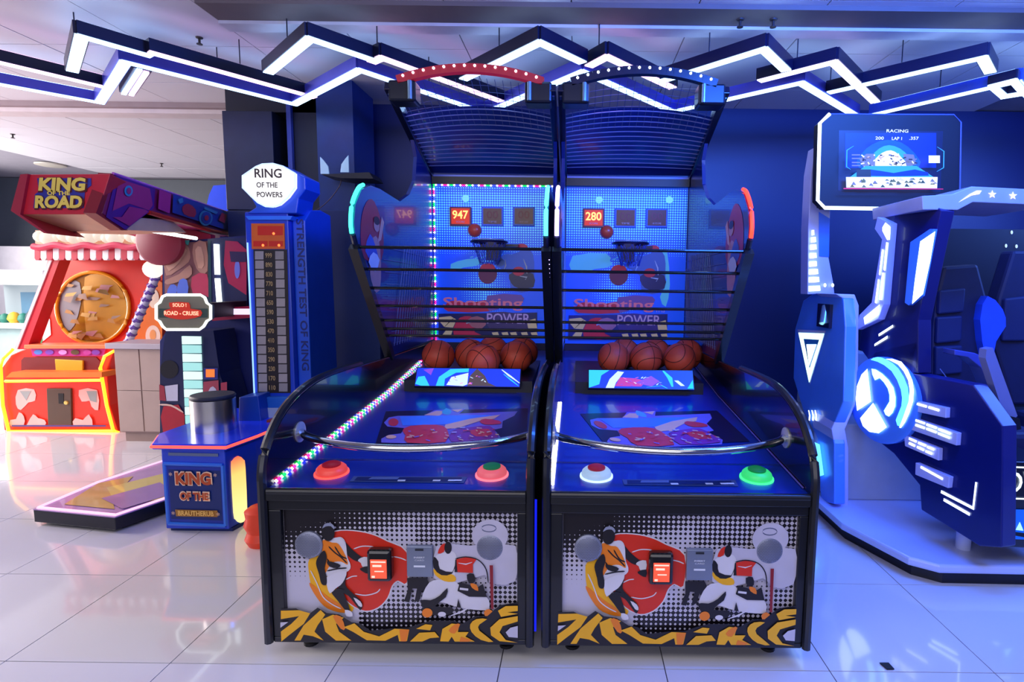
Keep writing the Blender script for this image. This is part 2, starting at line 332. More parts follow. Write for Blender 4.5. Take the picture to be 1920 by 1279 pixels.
# print on the coin door, traced once from the left machine
def door_art():
    a = Art(('y', YF+.022), K5, .0004, .001)
    wh = P('#d9d6e0', .35); bk = P('#17131a', .4); rd = P('#d8301c', .35); ye = P('#f0b013', .35); og = P('#ea7f1c', .35); gy = P('#8d93ab', .4); dr = P('#8c1f28', .4); lv = P('#c4c0d2', .35)
    a(ye, [(350, 450), (346, 530), (365, 630), (405, 705), (480, 775), (580, 800), (640, 770), (560, 640), (470, 520), (430, 430)], 3)
    a(wh, [(515, 262), (640, 257), (765, 280), (865, 325), (990, 395), (1000, 612), (930, 596), (898, 630), (868, 705), (805, 770), (715, 793), (615, 745), (530, 650), (470, 560), (430, 430), (440, 320)], 3)
    a(rd, [(520, 268), (640, 264), (760, 287), (860, 332), (985, 402), (988, 600), (930, 588), (890, 622), (860, 700), (800, 762), (715, 785), (620, 740), (540, 650), (480, 560), (440, 430), (450, 325)], 3)
    a(og, [(350, 600), (400, 700), (470, 770), (580, 798), (560, 750), (470, 690)], 3)
    for p in ([(640, 380), (700, 362), (770, 365)], [(905, 430), (950, 440), (985, 455)], [(590, 580), (630, 560), (665, 556)], [(650, 672), (720, 682), (790, 665), (815, 640)], [(360, 520), (400, 600), (440, 690), (500, 740), (560, 770)]):
        a(wh, stroke(smooth(p, 4, False), 7))
    # jumping player
    a(bk, [(582, 330), (625, 375), (690, 428), (738, 440), (736, 492), (700, 470), (640, 450), (588, 400)], 3)
    a(wh, [(690, 470), (670, 455), (690, 436), (735, 432), (738, 490), (700, 495)], 2)
    a(bk, [(684, 505), (740, 490), (740, 540), (700, 525)], 2)
    a(wh, [(455, 300), (515, 305), (560, 300), (590, 335), (602, 430), (622, 480), (610, 520), (520, 560), (455, 548), (440, 470), (438, 360)], 3)
    a(og, [(442, 320), (500, 335), (545, 345), (590, 420), (605, 480), (560, 460), (500, 470), (450, 540), (440, 420)], 3)
    for p in ([(480, 360), (520, 400), (560, 430), (600, 470)], [(520, 360), (560, 420), (600, 440)], [(470, 440), (500, 480), (540, 490)], [(470, 520), (540, 505), (600, 500)]):
        a(bk, stroke(smooth(p, 4, False), 9))
    a(wh, [(515, 310), (560, 305), (590, 340), (560, 350)], 2)
    a(bk, [(500, 655), (560, 640), (590, 690), (618, 770), (594, 778), (540, 712)], 3)
    a(bk, [(560, 560), (600, 540), (590, 610), (640, 665), (700, 725), (690, 775), (655, 735), (610, 680), (545, 640)], 3)
    a(wh, [(465, 562), (545, 522), (600, 520), (585, 575), (560, 610), (530, 630), (490, 665), (470, 610)], 2)
    a(bk, [(452, 385), (415, 425), (400, 470), (420, 540), (436, 602), (468, 608), (470, 560), (456, 500), (470, 430)], 3)
    a(bk, [(470, 455), (520, 462), (560, 480), (540, 500), (490, 490)], 2)
    a(bk, stroke([(530, 632), (560, 640), (585, 640)], 14))
    a(wh, [(645, 690), (690, 715), (702, 748), (680, 745)], 2); a(wh, [(590, 770), (630, 780), (640, 810), (600, 812)], 2)
    a(bk, ell(482, 268, 41, 54)); a(gy, [(442, 240), (460, 208), (500, 205), (523, 230), (518, 245), (500, 225), (465, 226)], 2)
    # white haze patch and second group of players
    a(lv, ell(1535, 285, 118, 105)); a(lv, [(1190, 350), (1400, 350), (1700, 350), (1700, 580), (1560, 600), (1500, 540), (1300, 600), (1170, 560)], 2)
    a(bk, [(995, 560), (1120, 560), (1150, 610), (1120, 670), (1090, 640), (1080, 700), (1042, 722), (1060, 630), (1030, 628), (1010, 720), (975, 712), (1000, 640)])
    a(wh, [(1140, 590), (1230, 570), (1320, 590), (1360, 640), (1510, 680), (1530, 760), (1480, 770), (1380, 760), (1290, 740), (1230, 720), (1150, 720), (1090, 700)], 3)
    a(rd, [(1195, 400), (1215, 350), (1245, 335), (1235, 390)], 2)
    a(wh, [(1175, 430), (1215, 400), (1290, 385), (1320, 430), (1310, 520), (1290, 575), (1220, 560), (1180, 510)], 3)
    a(ye, [(1170, 500), (1220, 520), (1300, 540), (1310, 580), (1240, 580), (1180, 540)], 3)
    a(bk, ell(1263, 362, 24, 40)); a(bk, [(1170, 420), (1200, 450), (1210, 500), (1290, 520), (1310, 470), (1290, 530), (1220, 540), (1168, 490)], 2)
    a(bk, [(1310, 440), (1330, 428), (1325, 520), (1305, 520)]); a(rd, [(1318, 436), (1380, 422), (1450, 435), (1425, 470), (1425, 525), (1325, 520)], 1)
    a(wh, stroke([(1330, 460), (1380, 468), (1420, 455)], 8)); a(bk, stroke(smooth([(1310, 432), (1380, 420), (1460, 440), (1510, 500), (1525, 590)], 4, False), 7))
    a(bk, [(1385, 535), (1430, 530), (1440, 580), (1400, 590)], 2); a(bk, [(1340, 585), (1400, 600), (1450, 620), (1490, 595), (1515, 680), (1400, 678), (1325, 640)])
    a(wh, stroke([(1340, 625), (1395, 632)], 14)); a(og, [(1410, 590), (1450, 600), (1460, 640), (1420, 620)], 2)
    a(bk, [(1080, 700), (1150, 700), (1210, 670), (1260, 620), (1250, 680), (1180, 740), (1290, 745), (1280, 790), (1200, 800), (1130, 780)], 2)
    a(bk, [(1330, 690), (1350, 750), (1320, 745)]); a(wh, ell(1225, 790, 26, 16)); a(wh, stroke([(1280, 800), (1350, 775), (1430, 730)], 12))
    a(og, ell(1130, 780, 34, 30)); a(og, [(1500, 770), (1530, 755), (1560, 780), (1540, 820), (1505, 800)], 2)
    # graffiti band
    a(bk, [(180, 752), (280, 750), (360, 790), (420, 745), (480, 780), (560, 790), (640, 840), (700, 850), (760, 895), (900, 880), (1010, 875), (1080, 850), (1160, 830), (1300, 830), (1360, 850), (1440, 800), (1520, 800), (1600, 730), (1720, 710), (1720, 966), (180, 966)])
    a(ye, [(182, 765), (300, 762), (372, 782), (330, 850), (240, 920), (185, 965), (182, 900), (250, 850), (300, 800), (182, 820)])
    a(ye, [(270, 958), (330, 860), (440, 760), (470, 790), (420, 860), (400, 900), (460, 958), (390, 930), (330, 920), (310, 958)])
    a(ye, [(450, 820), (520, 790), (590, 810), (540, 850), (560, 900), (640, 958), (540, 958), (470, 900)]); a(og, [(520, 800), (570, 800), (600, 880), (570, 880)], 2)
    a(ye, [(590, 870), (660, 845), (720, 900), (820, 930), (920, 880), (1015, 885), (1000, 960), (950, 962), (940, 920), (860, 958), (740, 955), (650, 900)]); a(og, [(950, 885), (1015, 885), (995, 962), (960, 962)])
    a(ye, [(1060, 880), (1120, 850), (1165, 855), (1150, 890)]); a(ye, [(1020, 962), (1080, 905), (1180, 900), (1210, 935), (1150, 940), (1100, 962)])
    a(ye, [(1215, 960), (1230, 880), (1290, 845), (1340, 850), (1330, 900), (1400, 900), (1380, 930), (1440, 962), (1310, 962), (1290, 930), (1270, 962)]); a(og, [(1270, 890), (1310, 850), (1345, 850), (1310, 910)], 2); a(og, [(1350, 930), (1420, 950), (1400, 962), (1340, 962)])
    a(ye, [(1410, 850), (1450, 815), (1520, 815), (1470, 850), (1470, 890), (1560, 962), (1480, 950), (1420, 900)], 2)
    a(ye, [(1540, 870), (1600, 815), (1718, 795), (1718, 830), (1620, 860), (1600, 900), (1640, 950), (1718, 968), (1600, 958), (1545, 920)]); a(ye, [(1590, 760), (1640, 730), (1718, 728), (1718, 762), (1650, 770), (1718, 780), (1610, 800)])
    a(lv, [(1640, 900), (1670, 870), (1718, 858), (1718, 935), (1660, 930)], 1); a(lv, [(184, 835), (235, 832), (184, 870)])
    a(dr, [(1536, 465), (1558, 465), (1562, 750), (1545, 745)])
    return a
DOOR = door_art()
def tone_door(u, v):                                   # darkness of the halftone, u right, v down in 0..1
    top = max(0, min(1, 1.0-(v-.02+.25*max(0, u-.2)*0)*2.6))
    d = top*(.62-.12*u)
    if u < .35: d = max(0, 1.15-2.2*max(0, v-.06)-1.9*u)*.9 if v < .28 else .42*max(0, 1-abs(v-.33)/.22)*max(0, 1.2-3*u)
    if u < .6 and v < .3: d = max(d, 1.3-1.5*u-3.2*max(0, v-.1))
    if u > .55 and v < .28: d = max(d, .52)
    if .32 < u < 1 and v > .5: d = max(d, min(.8, (v-.5)*1.9)*(1-.5*max(0, (u-.85)/.15)))
    if u > .88 and v > .5: d = max(d, .45)
    return d
def tone_grid(name, x0, x1, y, z0, z1, tone, mat, root, nx=40, nz=24):
    mb = M(); vs = []; tn = []
    for j in range(nz+1):
        for i in range(nx+1): vs.append((x0+(x1-x0)*i/nx, y, z1+(z0-z1)*j/nz)); tn.append(max(0., min(1., tone(i/nx, j/nz))))
    mb.add(vs, [(j*(nx+1)+i, j*(nx+1)+i+1, (j+1)*(nx+1)+i+1, (j+1)*(nx+1)+i) for j in range(nz) for i in range(nx)])
    o = put(name, mb, mat, root); at_ = o.data.attributes.new('tone', 'FLOAT', 'POINT'); at_.data.foreach_set('value', tn); return o
def arc_pts(profile): return profile

def beads(path, r, cols, step):
    """string of small lit diodes along a path, one mesh, several colours"""
    mb = M(); L_ = 0; path = [Vector(p) for p in path]; acc = 0; n = 0
    for a, b in zip(path, path[1:]):
        d = (b-a).length; t = (-acc) % step
        while t < d:
            p = a+(b-a)*(t/d); q = Vector((r, 0, 0)); w = Vector((0, r, 0)); h = Vector((0, 0, r))
            mb.add([p+q, p-q, p+w, p-w, p+h, p-h], [(0, 2, 4), (2, 1, 4), (1, 3, 4), (3, 0, 4), (2, 0, 5), (1, 2, 5), (3, 1, 5), (0, 3, 5)], n % len(cols)); n += 1; t += step
        acc += d
    return mb
RGB = [E('#ffffff', 4), E('#ff1a78', 3.2), E('#ff1a78', 3.2), E('#ffffff', 4), E('#10ff50', 2.6), E('#10ff50', 2.6), E('#ffffff', 4), E('#3038ff', 4), E('#3038ff', 4)]

def machine(x0, side, lab, score, arch_col, bulb, ledL, ledR, strip, btn, balls, blab, cage, gl):
    dx = x0+1.2                                        # traced on the left machine, moved to this one
    T = thing('basketball_arcade_machine', lab, 'arcade machine', (x0, YF, 0), 'basketball arcade machines')
    def V(x, y, z): return Vector((x0+x, YF+y, z))
    def px(x, y, pl):                                  # trace with left-machine pixels
        p = at(x, y, pl); return p+Vector((dx, 0, 0))
    prof = side_prof()
    for s, xa in ((0, 0), (1, MW-.03)):
        p = put('side_panel', M().prism([V(xa, y, z) for y, z in prof], (.03, 0, 0)), blk, T, bev=.006)
        put('edge_trim', M().tube([V(xa+.015, y-.003, z+.004) for y, z in prof[:-3]], .017, 8, flat=1), P('#23252c', .28, .3, .3), T, parent=p)
    # coin door front
    fr = put('front_frame', M().box(x0+.03, x0+MW-.03, YF+.004, YF+.02, .08, .1).box(x0+.03, x0+MW-.03, YF+.002, YF+.04, .08, .103).box(x0+.03, x0+MW-.03, YF+.002, YF+.04, .62, .70)
        .box(x0+.03, x0+.078, YF+.002, YF+.04, .103, .62).box(x0+.985, x0+MW-.03, YF+.002, YF+.04, .103, .62), blk2, T, bev=.004)
    d = put('coin_door', M().box(x0+.078, x0+.985, YF+.0235, YF+.04, .103, .62), P('#c4c0d2', .35), T)
    o = tone_grid('halftone_print', x0+.079, x0+.984, YF+.0228, .104, .619, tone_door, halftone('#c4c0d2', '#17131a', .0191), T); o.parent = d
    mb = M(); mb.v = [v+Vector((dx, 0, 0)) for v in DOOR.mb.v]; mb.f = DOOR.mb.f; mb.mi = DOOR.mb.mi; mb.sm = DOOR.mb.sm
    put('printed_artwork', mb, DOOR.mats, T, parent=d)
    pf = ('y', YF+.012)
    def z5(X, Y): return px(480+X*.286458, 920+Y*.286458, pf)
    for (X, Y, r) in ((345, 356, .0535), (1531, 372, .0535)):
        c = z5(X, Y); g = put('speaker_grille', M().lathe(c+Vector((0, .009, 0)), (0, -1, 0), [(r, 0), (r, .01), (r-.006, .014), (0, .0145)], 32), P('#8e93a6', .4, .5), T)
        h = M()
        for i in range(-8, 9):
            for j in range(-8, 9):
                a = i*.0062+(j % 2)*.0031; b = j*.0055
                if a*a+b*b < (r-.008)**2: h.lathe(c+Vector((a, -.0056, b)), (0, -1, 0), [(.0017, 0), (.0017, .0006)], 6)
        put('perforations', h, P('#5a5e74', .6), T, parent=g, props={'kind': 'stuff'})
    c = z5(1525, 245); o = put('speaker_ring', M().tube([c+Vector((cos(a*pi/8)*.028, 0, sin(a*pi/8)*.014)) for a in range(16)], .0035, 8, closed=True), P('#5a6080', .4), T)
    c = z5(822, 472)
    cr = put('card_reader', M().box(c.x-.047, c.x+.047, YF-.022, YF+.022, c.z-.062, c.z+.065), P('#08080a', .2, 0, .6), T, bev=.012)
    sc_ = put('reader_screen', M().box(c.x-.031, c.x+.031, YF-.0245, YF-.022, c.z-.045, c.z+.03), E('#ff5a3c', 1.0), T, parent=cr)
    mb = M().box(c.x-.028, c.x+.028, YF-.0255, YF-.0246, c.z+.019, c.z+.024).box(c.x-.022, c.x+.012, YF-.0255, YF-.0246, c.z+.002, c.z+.01).box(c.x-.015, c.x+.02, YF-.0255, YF-.0246, c.z-.018, c.z-.014).box(c.x-.026, c.x-.014, YF-.0255, YF-.0246, c.z-.042, c.z-.034)
    put('screen_text', mb, E('#ffd0c0', 1.2), T, parent=cr)
    c = z5(1075, 458)
    cp = put('coin_plate', M().box(c.x-.05, c.x+.05, YF+.002, YF+.022, c.z-.062, c.z+.062), P('#8d97ad', .35, .6), T, bev=.003)
    put('coin_slot', M().box(c.x-.016, c.x+.016, YF+.0, YF+.003, c.z+.045, c.z+.053), P('#20242e', .5), T, parent=cp)
    mb = M(); text_m(mb, 'INSERT', ((c.x, YF+.001, c.z+.018), (1, 0, 0), (0, 0, 1), (0, -1, 0)), .007, wid=.042, depth=.001, bold=.02); text_m(mb, 'CARD', ((c.x, YF+.001, c.z+.007), (1, 0, 0), (0, 0, 1), (0, -1, 0)), .006, wid=.036, depth=.001)
    mb.box(c.x-.022, c.x+.022, YF-.001, YF+.001, c.z-.021, c.z-.014); put('plate_lettering', mb, P('#dfe4ef', .4), T, parent=cp)
    c = z5(1665, 560); put('door_lock', M().lathe(c+Vector((0, .01, 0)), (0, -1, 0), [(.014, 0), (.014, .006), (.009, .006), (.009, .009), (.004, .010)], 20), P('#7d86a8', .3, .8), T)
    put('front_ledge', M().box(x0+.03, x0+MW-.03, YF-.012, YF+.06, .66, .70).tube([V(.03, .0, .695), V(MW-.03, .0, .695)], .014, 10), P('#15171c', .35, 0, .3), T, bev=.004)
    put('base_plinth', M().box(x0+.22, x0+MW-.1, YF+.1, YF+2.4, .03, .08), P('#050608', .6), T)
    for fx, fy in ((.12, .12), (MW-.12, .12), (.12, 2.5), (MW-.12, 2.5)):
        put('levelling_foot', M().lathe(V(fx, fy, 0), (0, 0, 1), [(.03, 0), (.03, .012), (.01, .016), (.01, .08)], 14), P('#15151a', .5), T)
    # deck
    sl = (.80-.705)/1.37
    def dz(y): return .705+(y-.05)*sl
    dk = put('ball_deck', M().prism([V(.03, 0, .70), V(.03, .05, dz(.05)), V(.03, 1.40, dz(1.4)), V(.03, 2.6, .93), V(.03, 2.6, .66), V(.03, 0, .66)], (MW-.06, 0, 0)), P('#0a2c98', .28, 0, .3, .1), T)
    put('deck_crease', M().bar(V(.03, .30, dz(.3)), V(MW-.03, .30, dz(.3)), .012, .004), P('#0c2a80', .25), T, parent=dk)
    put('ball_shelf', M().prism([V(.12, 1.43, .78), V(.12, 1.43, .875), V(.12, 2.6, .90), V(.12, 2.6, .8)], (MW-.24, 0, 0)), P('#050b22', .4), T)
    dpl = ((x0, YF, .705-.05*sl+.002), Vector((0, -sl, 1)).normalized())
    dp0 = ((0, YF, .705-.05*sl+.0015), Vector((0, -sl, 1)).normalized())
    a = Art(dp0, (480, 680, .286458), .0004, .001)
    vi = P('#7c70d8', .3); sb = P('#4a8cff', .3); rd = P('#e03c50', .3); tn = P('#f4bca4', .3); lt = P('#d4c4f4', .3)
    a(P('#150d3a', .3), [(850, 320), (1780, 300), (1770, 500), (780, 540)])
    a(vi, [(838, 395), (870, 360), (930, 350), (1100, 348), (1170, 312), (1370, 303), (1330, 335), (1712, 320), (1690, 350), (1615, 385), (1610, 430), (1560, 440), (1600, 490), (1560, 520), (1200, 535), (820, 525), (820, 500), (870, 475), (950, 465), (970, 430), (860, 420)])
    a(tn, [(1100, 345), (1180, 318), (1240, 320), (1200, 350)]); a(P('#4fb4d8', .3), [(1215, 330), (1245, 300), (1280, 320), (1260, 345)], 2); a(tn, [(1280, 312), (1360, 306), (1320, 328)])
    a(sb, [(940, 355), (1120, 352), (1500, 345), (1590, 350), (1400, 378), (1350, 405), (960, 415)]); a(rd, ell(900, 394, 33, 25)); a(tn, [(1400, 372), (1600, 345), (1560, 372), (1470, 385), (1330, 430), (1230, 440), (1240, 410)], 0); a(rd, [(1465, 388), (1500, 372), (1590, 385), (1600, 405), (1500, 410)], 2)
    a(rd, [(960, 450), (1010, 420), (1180, 412), (1250, 440), (1240, 525), (990, 530), (980, 480)], 2); a(tn, ell(885, 492, 34, 12)); a(P('#8c3aa0', .3), [(1290, 450), (1400, 430), (1530, 420), (1570, 470), (1560, 510), (1280, 525)], 2); a(rd, [(1400, 450), (1520, 440), (1540, 480), (1440, 490)], 2)
    random.seed(3)
    for i in range(46):
        X = random.uniform(985, 1570); Y = random.uniform(440, 520); a(random.choice([tn, lt, rd, vi, P('#f0c8a8', .3)]), stroke([(X, Y), (X+random.uniform(10, 34), Y+random.uniform(-9, 9))], 6))
    mb = M(); mb.v = [v+Vector((dx, 0, 0)) for v in a.mb.v]; mb.f = a.mb.f; mb.mi = a.mb.mi; mb.sm = a.mb.sm
    put('deck_graphic', mb, a.mats, T, parent=dk)
    a = Art(dp0, (480, 680, .286458), .0004, .001); a(P('#3d4f86', .3), [(640, 745), (1385, 748), (1360, 790), (612, 780)]); a(P('#0c1c58', .3), [(665, 750), (1350, 754), (1335, 784), (640, 776)]); a(P('#5468a0', .3), [(760, 752), (940, 752), (925, 766), (735, 766)])
    for X in (930, 1160, 1260, 1300): a(P('#c9d2ee', .3), [(X, 770), (X+50, 770), (X+45, 780), (X-5, 780)])
    mb = M(); mb.v = [v+Vector((dx, 0, 0)) for v in a.mb.v]; mb.f = a.mb.f; mb.mi = a.mb.mi; mb.sm = a.mb.sm
    put('instruction_sticker', mb, a.mats, T, parent=dk)
    for i, (X, (cap, ring)) in enumerate(zip((.21, .865), btn)):
        c = V(X, .16, dz(.16)); b = put('push_button', M().lathe(c, (0, -sl, 1), [(.06, 0), (.062, .012), (.058, .024), (.05, .032), (.041, .036), (.038, .034)], 32), E(ring, .6), T, props={'label': ('left' if i == 0 else 'right')+' push button with a lit ring'})
        put('button_cap', M().lathe(c+Vector((0, 0, .034)), (0, -sl, 1), [(.036, 0), (.036, .006), (.028, .010), (0, .011)], 24), E(cap, .45), T, parent=b)
        put('button_collar', M().lathe(c, (0, -sl, 1), [(.068, 0), (.0675, .006)], 32), E(ring, 1.6), T, parent=b)
    # hand rail
    ends = [V(.035, .27, .853), V(MW-.035, .27, .853)]
    pth = [V(.035+(MW-.07)*t, .27-.22*(1-(2*t-1)**2)**.8 if 0 < t < 1 else .27, .853) for t in [i/24 for i in range(25)]]
    put('hand_rail', M().tube(pth, .0165, 14), chrome, T)
    for e, sgn in ((ends[0], 1), (ends[1], -1)): put('rail_flange', M().lathe(e-Vector((.005*sgn, 0, 0)), (sgn, 0, 0), [(.044, 0), (.044, .006), (.02, .012)], 24), P('#c8ccd4', .3, .5), T)
    # screen strip in front of the balls
    A1, A2 = V(.21, 1.372, .852), V(.85, 1.372, .852)
    sc = put('prize_screen', M().prism([V(.2, 1.37, .845), V(.86, 1.37, .845), V(.86, 1.44, .955), V(.2, 1.44, .955)], (0, .02, -.012)), P('#07091a', .3), T)
    a = Art((V(0, 1.37, .845), Vector((0, -.11, .07)).normalized()), (0, 0, 1), .0006, .0016)
    # drawn in real units on the slanted glass
    U_ = Vector((0, .07, .11)); Nn = Vector((0, -.11, .07)).normalized()
    sa = M(); sm_ = []; dd = [.001]
    def sp(mat, pts, s=0):
        if mat not in sm_: sm_.append(mat)
        if s: pts = smooth(pts, s)
        sa.face([V(.205+.65*u, 1.37, .845)+U_*(.04+.92*v)+Nn*dd[0] for u, v in pts], sm_.index(mat)); dd[0] += .0005
    cy_ = E('#35c8f0', 1.1); bl_ = E('#1838e8', 1.2); wh_ = E('#cfe9ff', 1.1); pk_ = E('#8a4ad8', 1.0); br_ = E('#5a4a50', .8)
    sp(bl_, [(0, 0), (1, 0), (1, 1), (0, 1)])
    if side == 0:
        sp(cy_, [(0, .1), (.06, 0), (.14, 0), (.08, .55), (.02, .5)], 1); sp(pk_, [(.06, .9), (.16, 1), (.14, .6)]); sp(cy_, [(.2, 0), (.22, .5), (.32, .95), (.5, 1), (.5, .8), (.38, .75), (.28, .4), (.28, 0)], 1); sp(wh_, [(.3, .05), (.34, .5), (.5, .75), (.5, .1), (.46, 0)], 1)
        sp(br_, [(.5, 0), (.52, .6), (.58, 1), (.66, .6), (.7, .2), (.78, 0)], 1); sp(wh_, stroke([(.82, .95), (.9, .6), (1, .2)], .03)); sp(cy_, stroke([(.84, .7), (.92, .35), (.99, .05)], .02))
    else:
        sp(cy_, [(0, 0), (.1, .2), (.12, .7), (.2, 1), (0, 1)], 1); sp(wh_, [(.16, 0), (.2, .5), (.28, .95), (.34, .9), (.26, .3), (.24, 0)], 1); sp(E('#c03a90', 1.0), [(.25, .1), (.3, .6), (.45, .55), (.55, .4), (.5, .1)], 1); sp(pk_, [(.45, .3), (.6, .7), (.68, .4), (.6, .1)], 1)
        sp(cy_, stroke([(.72, 1), (.78, .6), (.8, .1)], .05)); sp(wh_, stroke([(.84, .45), (.9, .15)], .04)); sp(E('#20d0a0', 1), [(.94, 0), (1, .5), (1, 0)])
        sp(cy_, stroke([(.55, .05), (.7, .15), (.75, .0)], .03))
    random.seed(9+side)
    for i in range(22):
        u = random.uniform(.3, .68); v = random.uniform(.08, .6); sp(random.choice([wh_, pk_, E('#ff7ad0', 1)]), stroke([(u, v), (u+random.uniform(.008, .03), v+random.uniform(-.1, .1))], .012))
    put('screen_picture', sa, sm_, T, parent=sc)
    # deck side lights
    pth = [V(.036, .06, dz(.06)+.008), V(.036, 1.40, dz(1.4)+.010), V(.036, 2.15, .895)]
    if strip: put('light_string', beads(pth, .0085, RGB, .0135), RGB, T); 
    else: put('light_string', beads([pth[0].lerp(pth[1], .0), pth[0].lerp(pth[1], .85)], .0062, [E('#ffffff', 5), E('#dfe8ff', 5), E('#ffe08a', 4), E('#ffffff', 5)], .0118), [E('#ffffff', 5), E('#dfe8ff', 5), E('#ffe08a', 4)][:3]+[E('#ffffff', 5)], T)
    put('deck_seam', M().tube([V(MW-.035, .06, dz(.06)+.006), V(MW-.035, 1.40, dz(1.4)+.006), V(MW-.035, 2.15, .892)], .0035, 6), P('#7a6ad0', .3, .3), T)
    # upper side panels
    for s, xa in ((0, 0), (1, MW-.025)):
        u = put('upper_side_panel', M().prism([V(xa, y, z) for y, z in UP], (.025, 0, 0)), nav, T)
        put('panel_edge', M().tube([V(xa+.0125, y, z) for y, z in UP[:3]]+[V(xa+.0125, y, z) for y, z in UP[2:3]], .016, 8), P('#101730', .3), T, parent=u)
        col = (ledL, ledR)[s]
        ar = smooth([UP[2], UP[3], UP[4], UP[5], (1.13, 2.02)], 4, False)
        put('light_arc', M().tube([V(xa+.0125, y-.014, z+.004) for y, z in ar], .011, 8), E(col, 4.5), T, parent=u)
        # figure print on the inner face
        fx = xa+.026 if s == 0 else xa-.001; sgn = 1 if s == 0 else -1; n = [0]
        pm = M(); pmat = []
        def pr(mat, pts, sm=2):
            if mat not in pmat: pmat.append(mat)
            q = smooth(pts, sm) if sm > 1 else pts; pm.face([V(fx+sgn*.0006*(n[0]+1), y, z) for y, z in q], pmat.index(mat)); n[0] += 1
        pr(P('#a81d34', .35), [(1.06, 1.62), (1.03, 1.8), (1.12, 1.93), (1.25, 1.95), (1.38, 1.8), (1.34, 1.62)], 3); pr(P('#c98a84', .35), [(1.18, 1.45), (1.14, 1.62), (1.2, 1.74), (1.3, 1.74), (1.33, 1.6), (1.3, 1.44)], 2)
        pr(P('#4a58b8', .35), [(1.08, 1.66), (1.16, 1.76), (1.24, 1.7), (1.3, 1.6), (1.2, 1.6)], 2); pr(P('#e0a090', .35), [(1.28, 1.72), (1.36, 1.88), (1.44, 1.82), (1.4, 1.85), (1.34, 1.74)], 1); pr(P('#c98a84', .35), ell(1.27, 1.82, .05, .04, 12), 1); pr(P('#241418', .4), ell(1.27, 1.845, .05, .025, 12), 1)
        pr(P('#cfd4f0', .35), [(1.12, 1.6), (1.2, 1.66), (1.3, 1.62), (1.22, 1.55)], 2)
        put('player_print', pm, pmat, T, parent=u)
        # inner net
        net = M(); nx_ = xa+.034 if s == 0 else xa-.009
        for i in range(18):
            y = 1.62+i*.055; net.tube([V(nx_, y-.1, 1.08), V(nx_, min(y+.16, 2.58), 1.72 if y < 2.3 else 1.62)], .0022, 4)
        for j in range(9): net.tube([V(nx_, 1.5-.02*j, 1.1+j*.075), V(nx_, 2.58, 1.1+j*.075-.02)], .0016, 4)
        put('side_net', net, P('#7d86b4', .5), T, props={'kind': 'stuff'})
        # cage post
        put('cage_post', M().bar(V(xa+.0125, 1.52, 1.02), V(xa+.0125, .98, 1.69), .05, .045, up=(0, -.6, .5)), P('#0c1016', .35, 0, .3), T)
        # hood rail and corner block
        put('hood_rail', M().bar(V(xa+.0125, 1.56, 2.68), V(xa+.0125, 2.62, 2.31), .045, .05, up=(0, .3, 1)), P('#0a1030', .25, .2, .4), T, bev=.004)
        cx = x0+(.10 if s == 0 else MW-.10)
        b = put('corner_block', M().box(cx-.085, cx+.085, YF+1.56, YF+1.70, 2.61, 2.74), P('#0a1226', .3, .2), T, bev=.015)
        put('corner_tube', M().tube([Vector((cx+(.055 if s == 0 else -.055), YF+1.553, 2.62)), Vector((cx+(.055 if s == 0 else -.055), YF+1.553, 2.73))], .014, 10), P('#8fb0c8', .2, .6), T, parent=b)
    # cage bars
    for i, yy in enumerate(cage):
        t = (1.69-yy)/(1.69-1.02); y = .98+.54*t
        put('cage_bar', M().tube([V(.0, y-.012, yy), V(MW, y-.012, yy)], .0085, 8), P('#10131c', .25, .3, .3), T)
    # hood: solid slatted part, then open wire mesh up to the lit arch
    H0, H1, H2 = Vector((0, 2.60, 2.35)), Vector((0, 1.86, 2.60)), Vector((0, 1.60, 2.69))
    def hood(u, t):                                    # t 0 back .. 1 arch ; rises in the middle
        p = H0.lerp(H1, t/.74) if t < .74 else H1.lerp(H2, (t-.74)/.26)
        return V(.03+(MW-.06)*u, p.y, p.z+.075*t*(1-(2*u-1)**2))
    mb = M(); nu, nt_ = 16, 10
    mb.add([hood(i/nu, j/nt_*.74)+Vector((0, 0, .02)) for j in range(nt_+1) for i in range(nu+1)], [(j*(nu+1)+i, j*(nu+1)+i+1, (j+1)*(nu+1)+i+1, (j+1)*(nu+1)+i) for j in range(nt_) for i in range(nu)], 0, True)
    hp = put('hood_panel', mb, P('#0a2a90', .35, 0, .2, .1), T)
    for j in range(13):
        t = .74-.05*j*(1-.0*j); put('hood_slat', M().tube([hood(i/16, t) for i in range(17)], .0038, 6), P('#8088c8', .3, .4), T, parent=hp)
    wm = M()
    for j in range(4): wm.tube([hood(i/16, .78+.055*j) for i in range(17)], .0018, 4)
    for i in range(1, 20): wm.tube([hood(i/20, t) for t in (.58, .74, .86, 1.)], .0018, 4)
    put('wire_mesh', wm, P('#5a68a0', .4, .5), T, props={'kind': 'stuff'})
    put('hood_bottom_rail', M().bar(V(.03, 2.6, 2.335), V(MW-.03, 2.6, 2.335), .03, .02), P('#5868c0', .3, .3), T)
    put('header_beam', M().box(x0+.03, x0+MW-.03, YF+2.55, YF+2.64, 2.275, 2.335), P('#050a20', .4), T)
    N = 20; ap = [V(.08+(MW-.16)*i/N, 1.585, 2.715+.075*(1-(2*i/N-1)**2)) for i in range(N+1)]
    ab = M()
    for i in range(N): ab.bar(ap[i]+Vector((0, 0, 0)), ap[i+1], .05, .05, up=(0, 0, 1))
    ar = put('lit_arch', ab, E(arch_col, .5) if side == 0 else P(arch_col, .3), T)
    for i in range(14):
        f = (i+.5)/14*N; a_ = ap[int(f)].lerp(ap[min(int(f)+1, N)], f-int(f)); c = a_+Vector((0, -.027, .036))
        put('arch_bulb', M().lathe(c, (0, -1, 0), [(.008, 0), (.0075, .004), (.003, .008)], 10), E(bulb, 7), T, parent=ar)
    # backboard
    by = YF+2.60; Bz0, Bz1 = .99, 2.275
